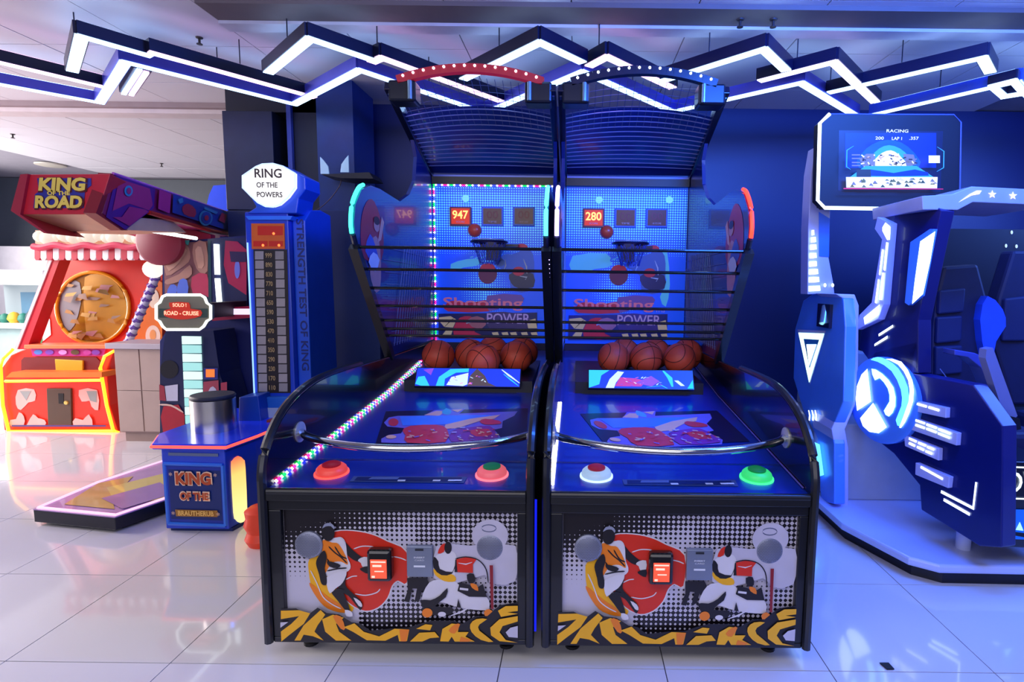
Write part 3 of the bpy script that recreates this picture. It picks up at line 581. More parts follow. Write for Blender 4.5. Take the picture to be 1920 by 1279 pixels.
    put('back_wall_panel', M().box(x0+.025, x0+MW-.025, by+.012, by+.04, .7, 2.34), P('#06124a', .4), T)
    bb = put('backboard', M().box(x0+.03, x0+MW-.03, by, by+.012, Bz0, Bz1), E('#0a46e6', .65), T)  # board glow stands in for the blue light falling on it
    def tb(u, v):
        if v < .42: return .50-.05*abs(u-.5)-.35*max(0, v-.25)/.17-(.2 if v < .05 else 0)
        if .46 < v < .8: return max(0, .52-2.2*abs(u-.42)-1.3*abs(v-.66))
        return 0
    o = tone_grid('halftone_print', x0+.032, x0+MW-.032, by-.0008, Bz0+.005, Bz1-.005, tb, halftone('#0b48e8', '#5cc8ff', .0196, .55), T, 36, 36); o.parent = bb  # dots glow along with the board in place of that light
    K4 = (800, 350, .22682)
    a = Art(('y', by), K4, .0006, .0016)
    lb = E('#4ab0ff', .5); db = P('#0a1a70', .3); rd = E('#a82058', .4); dr = E('#5c1860', .35); cr_ = E('#c8b8b0', .35); wt = P('#c8d8ff', .35); sk = E('#2c50d0', .5); vi = E('#6a4ac0', .35)  # low glow put into the print colours to brighten the unlit board
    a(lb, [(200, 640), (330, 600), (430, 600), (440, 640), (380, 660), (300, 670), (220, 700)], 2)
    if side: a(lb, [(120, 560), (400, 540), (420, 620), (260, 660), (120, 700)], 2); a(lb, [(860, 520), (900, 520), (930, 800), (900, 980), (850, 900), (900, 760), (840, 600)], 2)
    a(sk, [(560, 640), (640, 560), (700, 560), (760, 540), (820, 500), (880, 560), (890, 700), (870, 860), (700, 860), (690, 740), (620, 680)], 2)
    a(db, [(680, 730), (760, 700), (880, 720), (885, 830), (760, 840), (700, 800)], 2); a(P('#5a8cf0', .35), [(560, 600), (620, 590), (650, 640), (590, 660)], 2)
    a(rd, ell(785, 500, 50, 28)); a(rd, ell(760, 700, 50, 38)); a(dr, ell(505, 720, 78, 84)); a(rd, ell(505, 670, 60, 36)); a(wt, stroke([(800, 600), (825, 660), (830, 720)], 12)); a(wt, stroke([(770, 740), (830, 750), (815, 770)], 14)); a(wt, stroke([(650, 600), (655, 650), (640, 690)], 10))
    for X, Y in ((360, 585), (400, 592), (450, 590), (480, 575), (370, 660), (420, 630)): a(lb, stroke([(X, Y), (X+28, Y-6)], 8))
    # bottom band
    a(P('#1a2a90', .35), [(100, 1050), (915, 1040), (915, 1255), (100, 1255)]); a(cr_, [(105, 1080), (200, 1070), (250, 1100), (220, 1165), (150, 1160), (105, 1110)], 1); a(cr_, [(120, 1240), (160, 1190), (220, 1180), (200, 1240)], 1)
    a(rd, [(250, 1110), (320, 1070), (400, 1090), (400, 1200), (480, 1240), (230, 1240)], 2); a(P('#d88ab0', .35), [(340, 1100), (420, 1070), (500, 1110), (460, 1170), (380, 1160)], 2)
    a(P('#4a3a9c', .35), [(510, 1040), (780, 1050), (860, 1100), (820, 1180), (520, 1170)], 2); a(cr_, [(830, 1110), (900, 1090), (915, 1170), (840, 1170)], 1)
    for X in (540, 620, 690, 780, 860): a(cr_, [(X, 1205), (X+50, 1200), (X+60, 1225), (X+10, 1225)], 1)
    a(P('#1a0c20', .4), stroke([(150, 1160), (200, 1110), (230, 1085)], 7)); a(wt, stroke([(330, 1130), (390, 1110)], 10))
    def fr_(X, Y): 
        p = at(K4[0]+X*K4[2], K4[1]+Y*K4[2], ('y', by)); return (p, (1, 0, 0), (0, 0, 1), (0, -1, 0))
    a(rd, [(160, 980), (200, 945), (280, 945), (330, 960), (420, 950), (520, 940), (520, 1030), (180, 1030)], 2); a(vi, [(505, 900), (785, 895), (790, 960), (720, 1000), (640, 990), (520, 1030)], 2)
    ti = len(a.mats); a.mats.append(E('#d070a8', .4)); text_m(a.mb, 'Shooting', fr_(470, 970), .105, ti, wid=.66, depth=a.d+.001, bold=.015)  # lettering glows faintly to lift it, no lamp behind
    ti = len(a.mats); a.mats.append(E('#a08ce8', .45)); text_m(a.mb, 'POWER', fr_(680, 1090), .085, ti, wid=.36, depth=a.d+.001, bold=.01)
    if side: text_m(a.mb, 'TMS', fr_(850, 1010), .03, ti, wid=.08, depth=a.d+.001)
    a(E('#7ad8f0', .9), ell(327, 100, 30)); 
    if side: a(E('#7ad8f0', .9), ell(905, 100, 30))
    mb = M(); mb.v = [v+Vector((dx if not side else dx, 0, 0)) for v in a.mb.v]; mb.f = a.mb.f; mb.mi = a.mb.mi; mb.sm = a.mb.sm
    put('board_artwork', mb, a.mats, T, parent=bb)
    for i, X in enumerate((285, 548, 806)):
        c = at(K4[0]+X*K4[2], K4[1]+248*K4[2], ('y', by))+Vector((dx, 0, 0))
        g = put('score_display', M().box(c.x-.088, c.x+.088, by-.028, by, c.z-.078, c.z+.075), [P('#3a6ae0', .4) if i else P('#7a2848', .4)], T, bev=.004)
        put('display_face', M().box(c.x-.074, c.x+.074, by-.031, by-.028, c.z-.062, c.z+.062), E('#ff3418', .55) if i == 0 else P('#5a0f2c', .3), T, parent=g)
        mb = M(); 
        if i == 0: text_m(mb, score, ((c.x, by-.031, c.z+.012), (1, 0, 0), (0, 0, 1), (0, -1, 0)), .068, wid=.128, depth=.002, bold=.02); put('score_digits', mb, E('#ffb060', 2.2), T, parent=g)
        else: text_m(mb, '00', ((c.x, by-.031, c.z+.012), (1, 0, 0), (0, 0, 1), (0, -1, 0)), .06, wid=.09, depth=.002); put('score_digits', mb, P('#7a1838', .4), T, parent=g)
        mb = M(); text_m(mb, ('SCORE', 'TIME', 'HI SCORE')[i], ((c.x, by-.031, c.z-.045), (1, 0, 0), (0, 0, 1), (0, -1, 0)), .014, wid=.07, depth=.002, bold=.01); put('display_caption', mb, P('#b8a0c0', .4), T, parent=g)
    # hoop
    hc = V(.53, 2.28, 1.80); rim = M().tube([hc+Vector((cos(k*pi/14)*.135, sin(k*pi/14)*.135, 0)) for k in range(28)], .009, 8, closed=True)
    h = put('hoop_rim', rim, P('#1a1440', .3, .3), T)
    put('hoop_bracket', M().box(hc.x-.09, hc.x+.09, YF+2.40, YF+2.60, hc.z-.035, hc.z+.015).box(hc.x-.05, hc.x+.05, YF+2.45, YF+2.6, hc.z-.13, hc.z-.035).box(hc.x+.06, hc.x+.2, YF+2.5, YF+2.6, hc.z-.02, hc.z), P('#0a0f40', .3, .2), T, parent=h)
    put('rim_arc', M().tube([hc+Vector((cos(k*pi/14)*.135, sin(k*pi/14)*.135, .014)) for k in range(16, 27)], .004, 6), P('#d8e0ff', .2, .6), T, parent=h)  # pale metal arc above the front half of the rim
    nt = M()
    for k in range(12):
        a0 = k*pi/6; nt.tube([hc+Vector((cos(a0)*.13, sin(a0)*.13, 0)), hc+Vector((cos(a0+.3)*.09, sin(a0+.3)*.09, -.1)), hc+Vector((cos(a0)*.07, sin(a0)*.07, -.17))], .0025, 4)
        nt.tube([hc+Vector((cos(a0)*.13, sin(a0)*.13, 0)), hc+Vector((cos(a0-.3)*.09, sin(a0-.3)*.09, -.1)), hc+Vector((cos(a0)*.07, sin(a0)*.07, -.17))], .0025, 4)
    put('hoop_net', nt, P('#3a50c0', .5), T, parent=h, props={'kind': 'stuff'})
    # small ball badge by the rim
    bc = at(K4[0]+398*K4[2], K4[1]+362*K4[2], ('y', by))+Vector((dx, 0, 0))
    put('ball_badge', M().lathe(bc, (0, -1, 0), [(.056, 0), (.053, .02), (.04, .038), (.02, .048), (0, .05)], 24), P('#e0503a', .3), T)
    if strip:
        put('board_light_string', beads([V(.04, 2.57, 1.0), V(.04, 2.57, 2.27), V(MW-.03, 2.57, 2.27)], .0095, RGB, .0165), RGB, T)
    # blue light strip low in the gap between the cabinets
    if side == 0: put('gap_light_strip', M().box(x0+MW-.012+.012, x0+MW+.008, YF+.03, YF+.04, .12, .66), E('#1020ff', .9), T)
    # glowing side dots of the inner wall
    if side == 0:
        put('side_light_dots', beads([V(MW+.004, .98+.32*0, 1.62), V(MW+.004, 1.4, 1.12)], .005, [E('#c8b0ff', 3)], .03), [E('#c8b0ff', 3)], T)
    return T

cage = [1.69-.0, 1.587, 1.487, 1.385, 1.29, 1.215, 1.145, 1.08]
cage = [1.675, 1.56, 1.455, 1.35, 1.26, 1.205, 1.16]
machine(-1.2, 0, 'black basketball shooting machine with red lit arch, left one of the pair', '947', '#b01838', '#ffd8e8', '#30ffc0', '#40ffc8', True,
    (('#a00c28', '#ff5048'), ('#0c7a50', '#ff7080')), None, None, cage, None)
machine(-.118, 1, 'black basketball shooting machine with dark blue arch and white bulbs, right one of the pair', '280', '#06082c', '#d8e8ff', '#f0c8ff', '#ff3020', False,
    (('#a01838', '#b8d8ff'), ('#0c9048', '#40ff88')), None, None, cage, None)

# balls
def ball(x, y, r, lab, ry):
    c = Vector((x, y, .8745+(y-YF-1.43)*.0214+r)); t = thing('basketball', lab, 'basketball', (x, y, c.z-r), 'basketballs resting behind the deck screens')
    bm = bmesh.new(); bmesh.ops.create_icosphere(bm, subdivisions=4, radius=r); mb = M()
    mb.add([v.co+c for v in bm.verts], [tuple(v.index for v in f.verts) for f in bm.faces], 0, True); bm.free()
    put('ball_skin', mb, P('#cc4c36', .5, 0, 0, .12, 14, .35), t)
    s = M(); R_ = Matrix.Rotation(ry, 3, 'Y') @ Matrix.Rotation(ry*1.7, 3, 'X') @ Matrix.Rotation(.6*ry, 3, 'Z')
    n = 36
    for kind in range(4):
        pts = []
        for k in range(n):
            a = 2*pi*k/n
            if kind == 0: p = Vector((cos(a), sin(a), 0))
            elif kind == 1: p = Vector((0, cos(a), sin(a)))
            else:
                sg = 1 if kind == 2 else -1; p = Vector((sg*(.62+.14*cos(2*a)), cos(a)*.74, sin(a)*.74)); p.normalize()
            pts.append(c + R_ @ (p*r*1.001))
        s.tube(pts, r*.022, 5, closed=True)
    put('ball_seams', s, P('#3a1210', .6), t)
BR = .109
for x, y, ry, lab in ((-.935, 3.79, .4, 'basketball at the left end of the left machine'), (-.73, 3.87, 1.3, 'basketball behind the front ball, second from left in the left machine'), (-.600, 3.615, 2.1, 'orange basketball nearest the screen of the left machine, in front of the row'),
        (-.405, 3.79, .9, 'basketball at the right end of the left machine, front row'), (-.60, 4.05, 2.8, 'basketball in the back row at the middle of the left machine'), (-.38, 4.03, 1.9, 'basketball in the back row at the right of the left machine'),
        (.262, 3.79, .5, 'basketball at the left end of the right machine, front row'), (.482, 3.79, 1.6, 'middle front basketball of the right machine'), (.712, 3.79, 2.5, 'basketball at the right end of the right machine, front row'),
        (.355, 4.01, 1.1, 'basketball in the back row at the left of the right machine'), (.58, 4.02, 2.2, 'basketball in the back row at the middle of the right machine'), (.81, 4.02, .2, 'basketball in the back row at the right of the right machine')):
    ball(x, y, BR, lab, ry)
#@@REST@@
def Z7(*p): return [(1440+x/3.046, 200+y/3.046) for x, y in p]
def Z8(*p): return [(1440+x*.438, 560+y*.438) for x, y in p]
# ------------------------------------------------------------------ right: simulator platform, tower, pod
wl = P('#b9c4ee', .3, 0, .3, .06, 2); lav = P('#b0b8f4', .35, 0, .2, .06); bl = P('#4c8cff', .35, 0, .3, .06); dn = P('#081468', .35, 0, .3, .1); LW = E('#d4e8ff', 3.2); LB = E('#4fb0ff', 3.0)
T = thing('simulator_platform', 'wide white platform with a dark recessed base under the racing simulator', 'platform', (2.6, 3.4, 0))
top = [(1.57, 4.9), (1.57, 3.15), (1.72, 2.74), (1.83, 2.66), (4.6, 2.62), (4.6, 4.9)]
low = [(x+(.03 if x < 2 else 0), y+.03) for x, y in top]
put('deck_slab', M().prism([Vector((x, y, .075)) for x, y in top], (0, 0, .045)), wl, T, bev=.012)
put('recessed_base', M().prism([Vector((x+.05, y+.05, 0)) for x, y in top[:5]]+[Vector((4.6, 4.9, 0))], (0, 0, .075)), P('#0c1128', .5), T)
# tower
T = thing('control_tower', 'blue and white control tower with a glowing triangle and a tall mast', 'arcade machine', (1.66, 3.6, .12))
pl = ('x', 1.62)
b = put('tower_body', M().prism(PL(Z8((150, 8), (115, 130), (108, 340), (150, 480), (212, 600), (226, 868), (283, 880), (283, 620), (272, 560), (322, 440), (330, 120), (322, 0), (290, -20), (190, -20)), pl), (.07, 0, 0)), bl, T, bev=.008)
put('tower_rim', M().prism(PL(Z8((322, 0), (330, 120), (322, 440), (272, 560), (283, 620), (283, 880), (345, 905), (345, 640), (330, 560), (385, 430), (390, 30), (372, -18), (290, -20)), ('y', 3.42)), (0, .3, 0)), lav, T, bev=.006)
a = Art(pl, (1440, 560, .438), .003, .004)
a(lav, [(128, 132), (250, 138), (182, 370)]); a(E('#c8fff0', 2.2), [(134, 146), (244, 150), (180, 360)]); a(P('#2a80d0', .4), [(158, 172), (226, 176), (184, 300)]); a(E('#e8fff8', 2.2), [(172, 196), (216, 196), (184, 290)])
for x in (182, 198, 214): a(LW, [(x, 478), (x+4, 478), (x+10, 500), (x+8, 524), (x+2, 520), (x+4, 500)])
a(LB, [(205, 610), (238, 625), (256, 755), (226, 765)])
put_each('body_light', a, T)
c = at(1549, 592, pl); hd = put('joystick_socket', M().box(1.6, 1.625, c.y-.09, c.y+.09, c.z-.075, c.z+.075), P('#081440', .4), T)
put('joystick', M().tube([c+Vector((0, 0, .06)), c+Vector((-.03, -.04, -.05))], .028, 14), P('#9cc8d8', .2, .7), T, parent=hd)
pm = ('y', 3.72)
mast = put('mast', M().prism(PL(Z7((272, 228), (246, 380), (230, 700), (226, 1072), (380, 1068), (372, 1000), (346, 860), (356, 600), (356, 560), (300, 540)), pm), (0, .12, 0)), lav, T, bev=.004)
a = Art(pm, (1440, 200, 1/3.046), .002, .004)
a(P('#3a74ff', .4), [(288, 600), (352, 640), (346, 860), (290, 855)])
for y0, x0, x1 in ((1025, 231, 295), (975, 231, 288), (930, 231, 281), (885, 232, 273), (838, 233, 271), (790, 235, 270), (748, 238, 266), (708, 242, 256)): a(LW, [(x0, y0), (x1, y0-2), (x1+2, y0+26), (x0, y0+30)])
a(LW, ell(317, 1020, 8, 11, 10)); a(LW, ell(360, 1020, 8, 11, 10)); put_each('mast_light', a, T, mast)
put('pedestal_box', M().box(1.69, 2.3, 3.5, 4.2, .12, .62).box(1.69, 2.0, 3.78, 4.2, .62, 1.05), P('#9aa6c0', .5), T, bev=.01)
# monitor
T = thing('wall_monitor', 'octagonal monitor with a glowing edge, above the simulator', 'monitor', at(1668, 300, ('y', 3.58)))
pl = ('y', 3.52)
fr = put('monitor_frame', M().prism(PL(Z7((352, 40), (1062, 46), (1103, 90), (1096, 480), (1060, 560), (720, 585), (325, 580), (282, 535), (293, 95)), pl), (0, .08, 0)), P('#060a1c', .5), T, bev=.004)
pth = PL(Z7((352, 42), (296, 95), (284, 535), (325, 578), (720, 584)), pl)
put('edge_light', M().tube(pth, .011, 8), E('#d8f0ff', 3), T, parent=fr)
put('rim_line', M().tube(PL(Z7((352, 42), (1062, 46), (1103, 90), (1096, 480)), pl), .004, 6), P('#5a6cc8', .4), T, parent=fr)
scr = put('screen_panel', M().prism(PL(Z7((405, 135), (1000, 140), (985, 485), (400, 480)), ('y', 3.519)), (0, .01, 0)), E('#102058', .5), T)
a = Art(('y', 3.519), (1440, 200, 1/3.046), .0006, .001)
sb, cy, wt, gy, gn = E('#0a38d8', 1.0), E('#38a8f0', 1.0), E('#e8f2ff', 1.2), E('#7c8098', .8), E('#3c5848', .7)
a(E('#0830b8', 1), [(440, 150), (960, 150), (960, 350), (440, 350)]); a(E('#0f58e8', 1), smooth([(520, 350), (560, 240), (680, 190), (800, 230), (860, 350)], 3)); a(cy, smooth([(570, 350), (610, 260), (690, 220), (780, 260), (820, 350)], 3)); a(wt, smooth([(600, 350), (630, 280), (700, 250), (760, 290), (790, 350)], 3))
a(gy, [(520, 300), (560, 270), (610, 270), (610, 350), (540, 340)]); a(gy, [(770, 270), (830, 275), (845, 330), (790, 345)])
random.seed(5)
for i in range(46):
    X = random.uniform(525, 830); Y = random.uniform(275, 345); a(random.choice([gy, wt, E('#302c40', .6), E('#c8a898', 1)]), stroke([(X, Y), (X+random.uniform(6, 22), Y+random.uniform(-14, 14))], 7))
a(wt, stroke([(640, 320), (660, 285), (700, 300), (730, 330)], 7)); a(cy, [(540, 345), (830, 345), (930, 410), (450, 410)]); a(sb, smooth([(570, 365), (700, 385), (820, 365), (900, 400), (500, 400)], 2)); a(E('#2a3a48', .6), [(490, 365), (570, 365), (572, 412), (490, 408)])
a(wt, [(430, 408), (948, 408), (945, 472), (432, 468)])
for i in range(40):
    X = random.uniform(440, 920); Y = random.uniform(425, 468); a(random.choice([gy, gn, E('#6a7850', .7), E('#d8d0c0', 1)]), [(X, Y), (X+12, Y-random.uniform(8, 20)), (X+28, Y)])
a(E('#d83070', 1), [(405, 474), (965, 478), (965, 482), (405, 480)])
for p in ([(462, 238), (424, 262), (422, 355), (445, 370)], [(930, 243), (968, 268), (966, 360), (928, 382)]): a(cy, stroke(p, 6))
a(wt, [(882, 292), (945, 292), (945, 334), (882, 334)])
for y in (285, 305, 328, 345): a(gy, [(450, y), (498, y), (498, y+7), (450, y+7)])
def f7(X, Y): return (at(1440+X/3.046, 200+Y/3.046, ('y', 3.519)), (1, 0, 0), (0, 0, 1), (0, -1, 0))
ti = a.mats.index(wt)
for s_, X, Y, w in (('RACING', 705, 155, .13), ('200', 605, 195, .05), ('LAP 1', 702, 197, .06), ('.357', 798, 196, .055)): text_m(a.mb, s_, f7(X, Y), .018, ti, wid=w, depth=a.d, bold=.01)
put('screen_picture', a.mb, a.mats, T, parent=scr)
put('wall_bracket', M().box(1.56, 1.7, 3.6, 3.72, 2.0, 2.12), P('#0a1030', .4), T)
# pod
T = thing('simulator_pod', 'dark blue racing simulator pod with a glowing round emblem on its side', 'arcade machine', (2.3, 3.2, .12))
SP = vplane((1.80, 3.35), (2.0, 2.62)); sn = SP[1] if (O-SP[0]).dot(SP[1]) > 0 else -SP[1]; SV = -sn*.09
body = put('side_shell', M().prism(PL([(1722, 690), (1720, 640), (1640, 660), (1606, 760), (1612, 800), (1676, 851), (1724, 910), (1727, 956), (1836, 1024), (1878, 1027), (1880, 862), (1880, 799), (1825, 722), (1712, 700)], SP), SV), dn, T, bev=.006)
put('side_arm', M().prism(PL([(1677, 392), (1732, 366), (1765, 395), (1755, 440), (1722, 600), (1722, 700), (1640, 690), (1610, 650), (1618, 600), (1655, 590), (1672, 500)], SP), SV), P('#070f52', .35, 0, .3), T, bev=.004)
b2 = put('arm_trim', M().prism(PL(Z7((665, 632), (740, 668), (700, 1130), (668, 1215), (540, 1275), (560, 1190), (630, 1120), (690, 760), (648, 700)), SP), sn*.05), lav, T, bev=.003)
a = Art((SP[0]+sn*.05, sn), (1440, 200, 1/3.046), .002, .002)
for p in ([(655, 690), (672, 662), (702, 688), (698, 760), (682, 762), (655, 710)], [(678, 775), (690, 778), (672, 938), (662, 932)], [(655, 815), (665, 818), (645, 965), (638, 958)], [(658, 948), (670, 950), (656, 1105), (640, 1102)], [(636, 985), (645, 990), (630, 1125), (618, 1120)], [(648, 1130), (640, 1190), (562, 1245), (556, 1205)]): a(LW, p)
put_each('arm_light_bar', a, T, b2)
cc = at(1660, 750, SP); tdir = Vector((sn.y, -sn.x, 0)).normalized()
disc = put('emblem_disc', M().lathe(cc-sn*.02, sn, [(.255, 0), (.255, .05), (.235, .06), (0, .061)], 48), bl, T)
a = Art((SP[0]+sn*.042, sn), (1440, 560, .438), .002, .002)
a(LB, smooth([(440, 262), (470, 270), (530, 310), (570, 390), (572, 460), (548, 520), (568, 548), (600, 470), (600, 380), (560, 300), (510, 262), (470, 250)], 2)); a(E('#9adcff', 3), smooth([(445, 300), (490, 320), (540, 380), (548, 460), (520, 505), (498, 480), (522, 440), (515, 385), (480, 340), (460, 350)], 2))
a(LW, smooth([(508, 258), (560, 282), (604, 350), (606, 440), (565, 552), (590, 530), (625, 440), (622, 350), (575, 270)], 2))
a(LW, [(430, 300), (405, 325), (385, 375), (380, 430), (386, 480), (446, 440)]); a(LW, [(456, 446), (400, 512), (412, 545), (440, 570), (480, 576), (514, 550)])
put_each('emblem_light', a, T, disc)
for i, (p, lines) in enumerate((([(628, 432), (782, 466), (780, 510), (628, 478)], [[(640, 446), (682, 458)], [(690, 460), (735, 474)]]), ([(628, 505), (830, 574), (826, 628), (628, 560)], [[(634, 516), (674, 530)], [(634, 536), (674, 550)], [(682, 534), (726, 550)], [(682, 552), (726, 568)], [(734, 554), (786, 574)], [(734, 572), (784, 592)]]),
        ([(600, 582), (750, 640), (748, 692), (604, 630)], [[(606, 594), (638, 608)], [(606, 614), (632, 626)], [(646, 612), (680, 626)], [(642, 630), (672, 644)], [(686, 630), (716, 642)], [(680, 648), (708, 660)]]), ([(650, 700), (796, 762), (790, 810), (648, 752)], [[(656, 716), (750, 768)]]))):
    lb_ = put('light_bracket', M().prism(PL(Z8(*p), SP), sn*.03), lav, T, bev=.003); a = Art((SP[0]+sn*.03, sn), (1440, 560, .438), .001, .003)
    for l in lines: a(E('#e8f4ff', 3) if i != 1 else E('#e8ffd8', 3), [(l[0][0], l[0][1]), (l[1][0], l[1][1]), (l[1][0]-2, l[1][1]+9), (l[0][0]-2, l[0][1]+9)])
    put_each('bracket_light', a, T, lb_)
a = Art(SP, (1440, 560, .438), .001, .004)
a(LW, [(744, 820), (878, 890), (890, 785), (898, 787), (884, 905), (742, 832)]); a(LW, [(756, 854), (868, 918), (866, 930), (754, 866)]); a(LW, [(538, 112), (540, 122), (478, 162), (476, 152)]); a(LW, [(516, 158), (516, 170), (460, 204), (460, 194)])
put_each('line_light', a, T, body)
FP = ('y', 2.66)
q = PL([(1878, 866), (1990, 868), (1990, 1032), (1852, 1024)], FP)
nose = put('front_panel', M().prism(q, (0, .3, 0)), P('#070b20', .3, 0, .4), T, bev=.006)
a = Art(FP, (1720, 620, .3442), .002, .004)
a(LW, [(512, 738), (600, 742), (600, 749), (512, 746)]); a(LW, [(480, 908), (600, 912), (600, 919), (480, 915)]); a(E('#0a58e8', 1), [(465, 970), (600, 972), (600, 1135), (450, 1130)]); a(E('#a8f0ff', 1.2), [(458, 1060), (480, 1020), (500, 1075)]); a(E('#a8f0ff', 1.2), [(525, 1080), (548, 1036), (568, 1085)]); a(E('#050a28', .1), smooth([(455, 1075), (520, 1090), (600, 1100), (600, 1125), (520, 1110), (455, 1090)], 1)); a(E('#d8f4ff', 1.2), [(452, 1095), (500, 1115), (450, 1125)])
ti = len(a.mats); a.mats.append(LW)
c = at(1720+560*.3442, 620+825*.3442, FP); text_m(a.mb, 'OW', (c+Vector((.03, 0, 0)), (1, 0, 0), (0, 0, 1), (0, -1, 0)), .105, ti, wid=.24, depth=.006)
put('front_lights', a.mb, a.mats, T, parent=nose)
put('support_post', M().lathe(Vector((at(1805, 1030, ('y', 2.85)).x, 2.85, .12)), (0, 0, 1), [(.035, 0), (.035, .2)], 20), wl, T)
put('front_rail', M().prism(PL([(1850, 655), (1862, 652), (1908, 780), (1896, 792), (1884, 784), (1848, 672)], ('y', 2.75)), (0, .05, 0)).prism(PL([(1866, 812), (1885, 808), (1899, 860), (1880, 866)], ('y', 2.75)), (0, .05, 0)), P('#6c74a8', .4), T)
put('rail_joint', M().prism(PL([(1866, 805), (1884, 778), (1912, 785), (1915, 805), (1890, 810)], ('y', 2.73)), (0, .09, 0)), P('#080c20', .4), T)
put('arm_rest', M().prism(PL([(1790, 656), (1828, 662), (1850, 672), (1862, 725), (1856, 726), (1840, 690), (1815, 670), (1790, 666)], ('y', 3.0)), (0, .1, 0)), P('#3c48a0', .4), T, bev=.004)
put('rear_shell', M().box(2.5, 4.4, 4.42, 4.5, .12, 1.95), P('#04081c', .4), T)
put('floor_pan', M().box(2.5, 4.4, 3.0, 4.42, .3, .55), P('#050a24', .5), T)
can = put('canopy', M().prism(PL(Z7((880, 510), (1050, 500), (1165, 455), (1640, 478), (1640, 565), (1170, 545), (1085, 590), (885, 588)), ('y', 3.0)), (0, .5, 0)), P('#a4a4c4', .4), T, bev=.004)
a = Art(('y', 3.0), (1440, 200, 1/3.046), .001, .003)
a(E('#f4f8ff', 1.6), [(1085, 548), (1150, 500), (1190, 480), (1218, 480), (1205, 500), (1160, 508)])
for sx, sy in ((1278, 502), (1395, 510), (1512, 518)):
    a(E('#f4f8ff', 1.6), [(sx+(25 if k % 2 == 0 else 10)*sin(k*pi/5), sy-(25 if k % 2 == 0 else 10)*cos(k*pi/5)) for k in range(10)])
put_each('canopy_mark', a, T, can)
put('canopy_strut', M().prism(PL(Z7((940, 590), (985, 590), (985, 700), (930, 700)), ('y', 3.35)), (0, .05, 0)), P('#060b28', .4), T)
lf = put('leaf_light_frame', M().prism(PL(Z7((838, 775), (950, 700), (968, 700), (895, 1080), (828, 1135), (806, 1120)), SP), sn*.03), bl, T)
a = Art((SP[0]+sn*.03, sn), (1440, 200, 1/3.046), .001, .003); a(LW, [(872, 770), (958, 712), (930, 880), (888, 1070), (825, 1128), (840, 1000)]); put('leaf_light', a.mb, a.mats, T, parent=lf)
a = Art(('y', 4.42), (1440, 200, 1/3.046), .001, .003)
for X, Y, r, s_ in ((1382, 978, 14, 3), (1390, 718, 7, 1), (1357, 795, 7, 1), (1416, 798, 7, 1)): a(E('#c8e4ff', s_), ell(X, Y, r, r+4, 12))
put_each('indicator_dot', a, T)
# seats
def seat(pts_back, bol, y, lab, head):
    s = put('racing_seat', M().prism(PL(pts_back, ('y', y)), (0, .12, 0)), P('#0c1440', .6, nz=.2, sc=20), T, bev=.02)
    for p in bol: put('side_bolster', M().prism(smooth([tuple(v) for v in PL(p, ('y', y-.06))], 2), (0, .12, 0)), P('#2450d8', .5), T, parent=s)
    for p in head: put('cushion_panel', M().prism(PL(p, ('y', y-.025)), (0, .04, 0)), P('#101c50', .65, bump=.2), T, parent=s, bev=.012)
    q = at(pts_back[0][0], 760, ('y', y)); x1 = at(max(p[0] for p in pts_back), 760, ('y', y)).x
    put('seat_cushion', M().box(q.x, x1, y-.45, y, .55, .68), P('#0c1440', .6), T, parent=s, bev=.03)
    return s
seat([(1745, 760), (1748, 620), (1755, 560), (1770, 500), (1835, 495), (1852, 560), (1858, 640), (1862, 760)], [[(1712, 600), (1722, 560), (1736, 600), (1734, 680), (1728, 715), (1722, 660)], [(1838, 600), (1852, 555), (1880, 580), (1886, 612), (1868, 640), (1862, 690), (1872, 720), (1850, 680)]], 3.55,
    'dark racing seat with blue side bolsters inside the pod', [[(1762, 545), (1812, 540), (1808, 585), (1760, 590)], [(1758, 595), (1806, 592), (1804, 640), (1756, 645)], [(1755, 650), (1806, 648), (1806, 700), (1755, 705)]])
seat([(1898, 760), (1862, 640), (1872, 560), (1900, 470), (1960, 470), (1980, 760)], [], 3.75, 'dark tall seat back at the right edge, beside the blue-bolstered seat', [[(1885, 560), (1930, 555), (1930, 640), (1880, 640)]])
wc = at(1776, 720, ('y', 3.3)); T2 = thing('hanging_tag', 'small pale tag lying by the blue-bolstered seat', 'tag', wc)
put('tag_card', M().box(wc.x-.02, wc.x+.02, 3.29, 3.3, wc.z-.005, wc.z+.03), P('#b8c4ec', .5), T2); put('tag_string', M().tube([wc+Vector((0, 0, .03)), wc+Vector((-.05, 0, .09))], .003, 5), P('#8088b8', .5), T2)
# small dark scrap on the floor
q = [at(x, y, ('z', .002)) for x, y in ((1649, 1244), (1666, 1244), (1677, 1256), (1663, 1256))]
tag(put('floor_scrap', M().prism(q, (0, 0, .004)), P('#05060c', .5), loc=q[0]), 'small dark diamond-shaped scrap on the floor in front of the right machine', 'scrap')

# ------------------------------------------------------------------ left: candy prize machine
RY = 5.34
pr = ('y', RY); K = lambda *p: [(x/4.568, 420+y/4.568) for x, y in p]
K1 = lambda *p: [(x/3.552, 300+y/3.552) for x, y in p]
K2 = lambda *p: [(x/2.781, 600+y/2.781) for x, y in p]
red = P('#f0341c', .4, 0, .2, .06); yel = E('#ffb020', 2.6); T = thing('popcorn_prize_machine', 'red prize machine with striped awning, round window and yellow glowing outline', 'arcade machine', (-4.9, RY, 0))
w = (M().prism(PL([(2, 690), (20, 665), (52, 652), (215, 652), (200, 700), (205, 760), (222, 812), (8, 812), (2, 760)], pr), (0, .7, 0)))
put('lower_cabinet', w, red, T, bev=.01)
fr = put('front_face', M().prism(PL([(95, 470), (290, 470), (305, 500), (300, 652), (50, 652), (45, 640)], ('y', RY+.35)), (0, .3, 0)), red, T)
put('left_pillar', M().prism(PL([(103, 470), (118, 470), (50, 655), (30, 655)], pr), (0, .12, 0)), P('#d02030', .4), T)
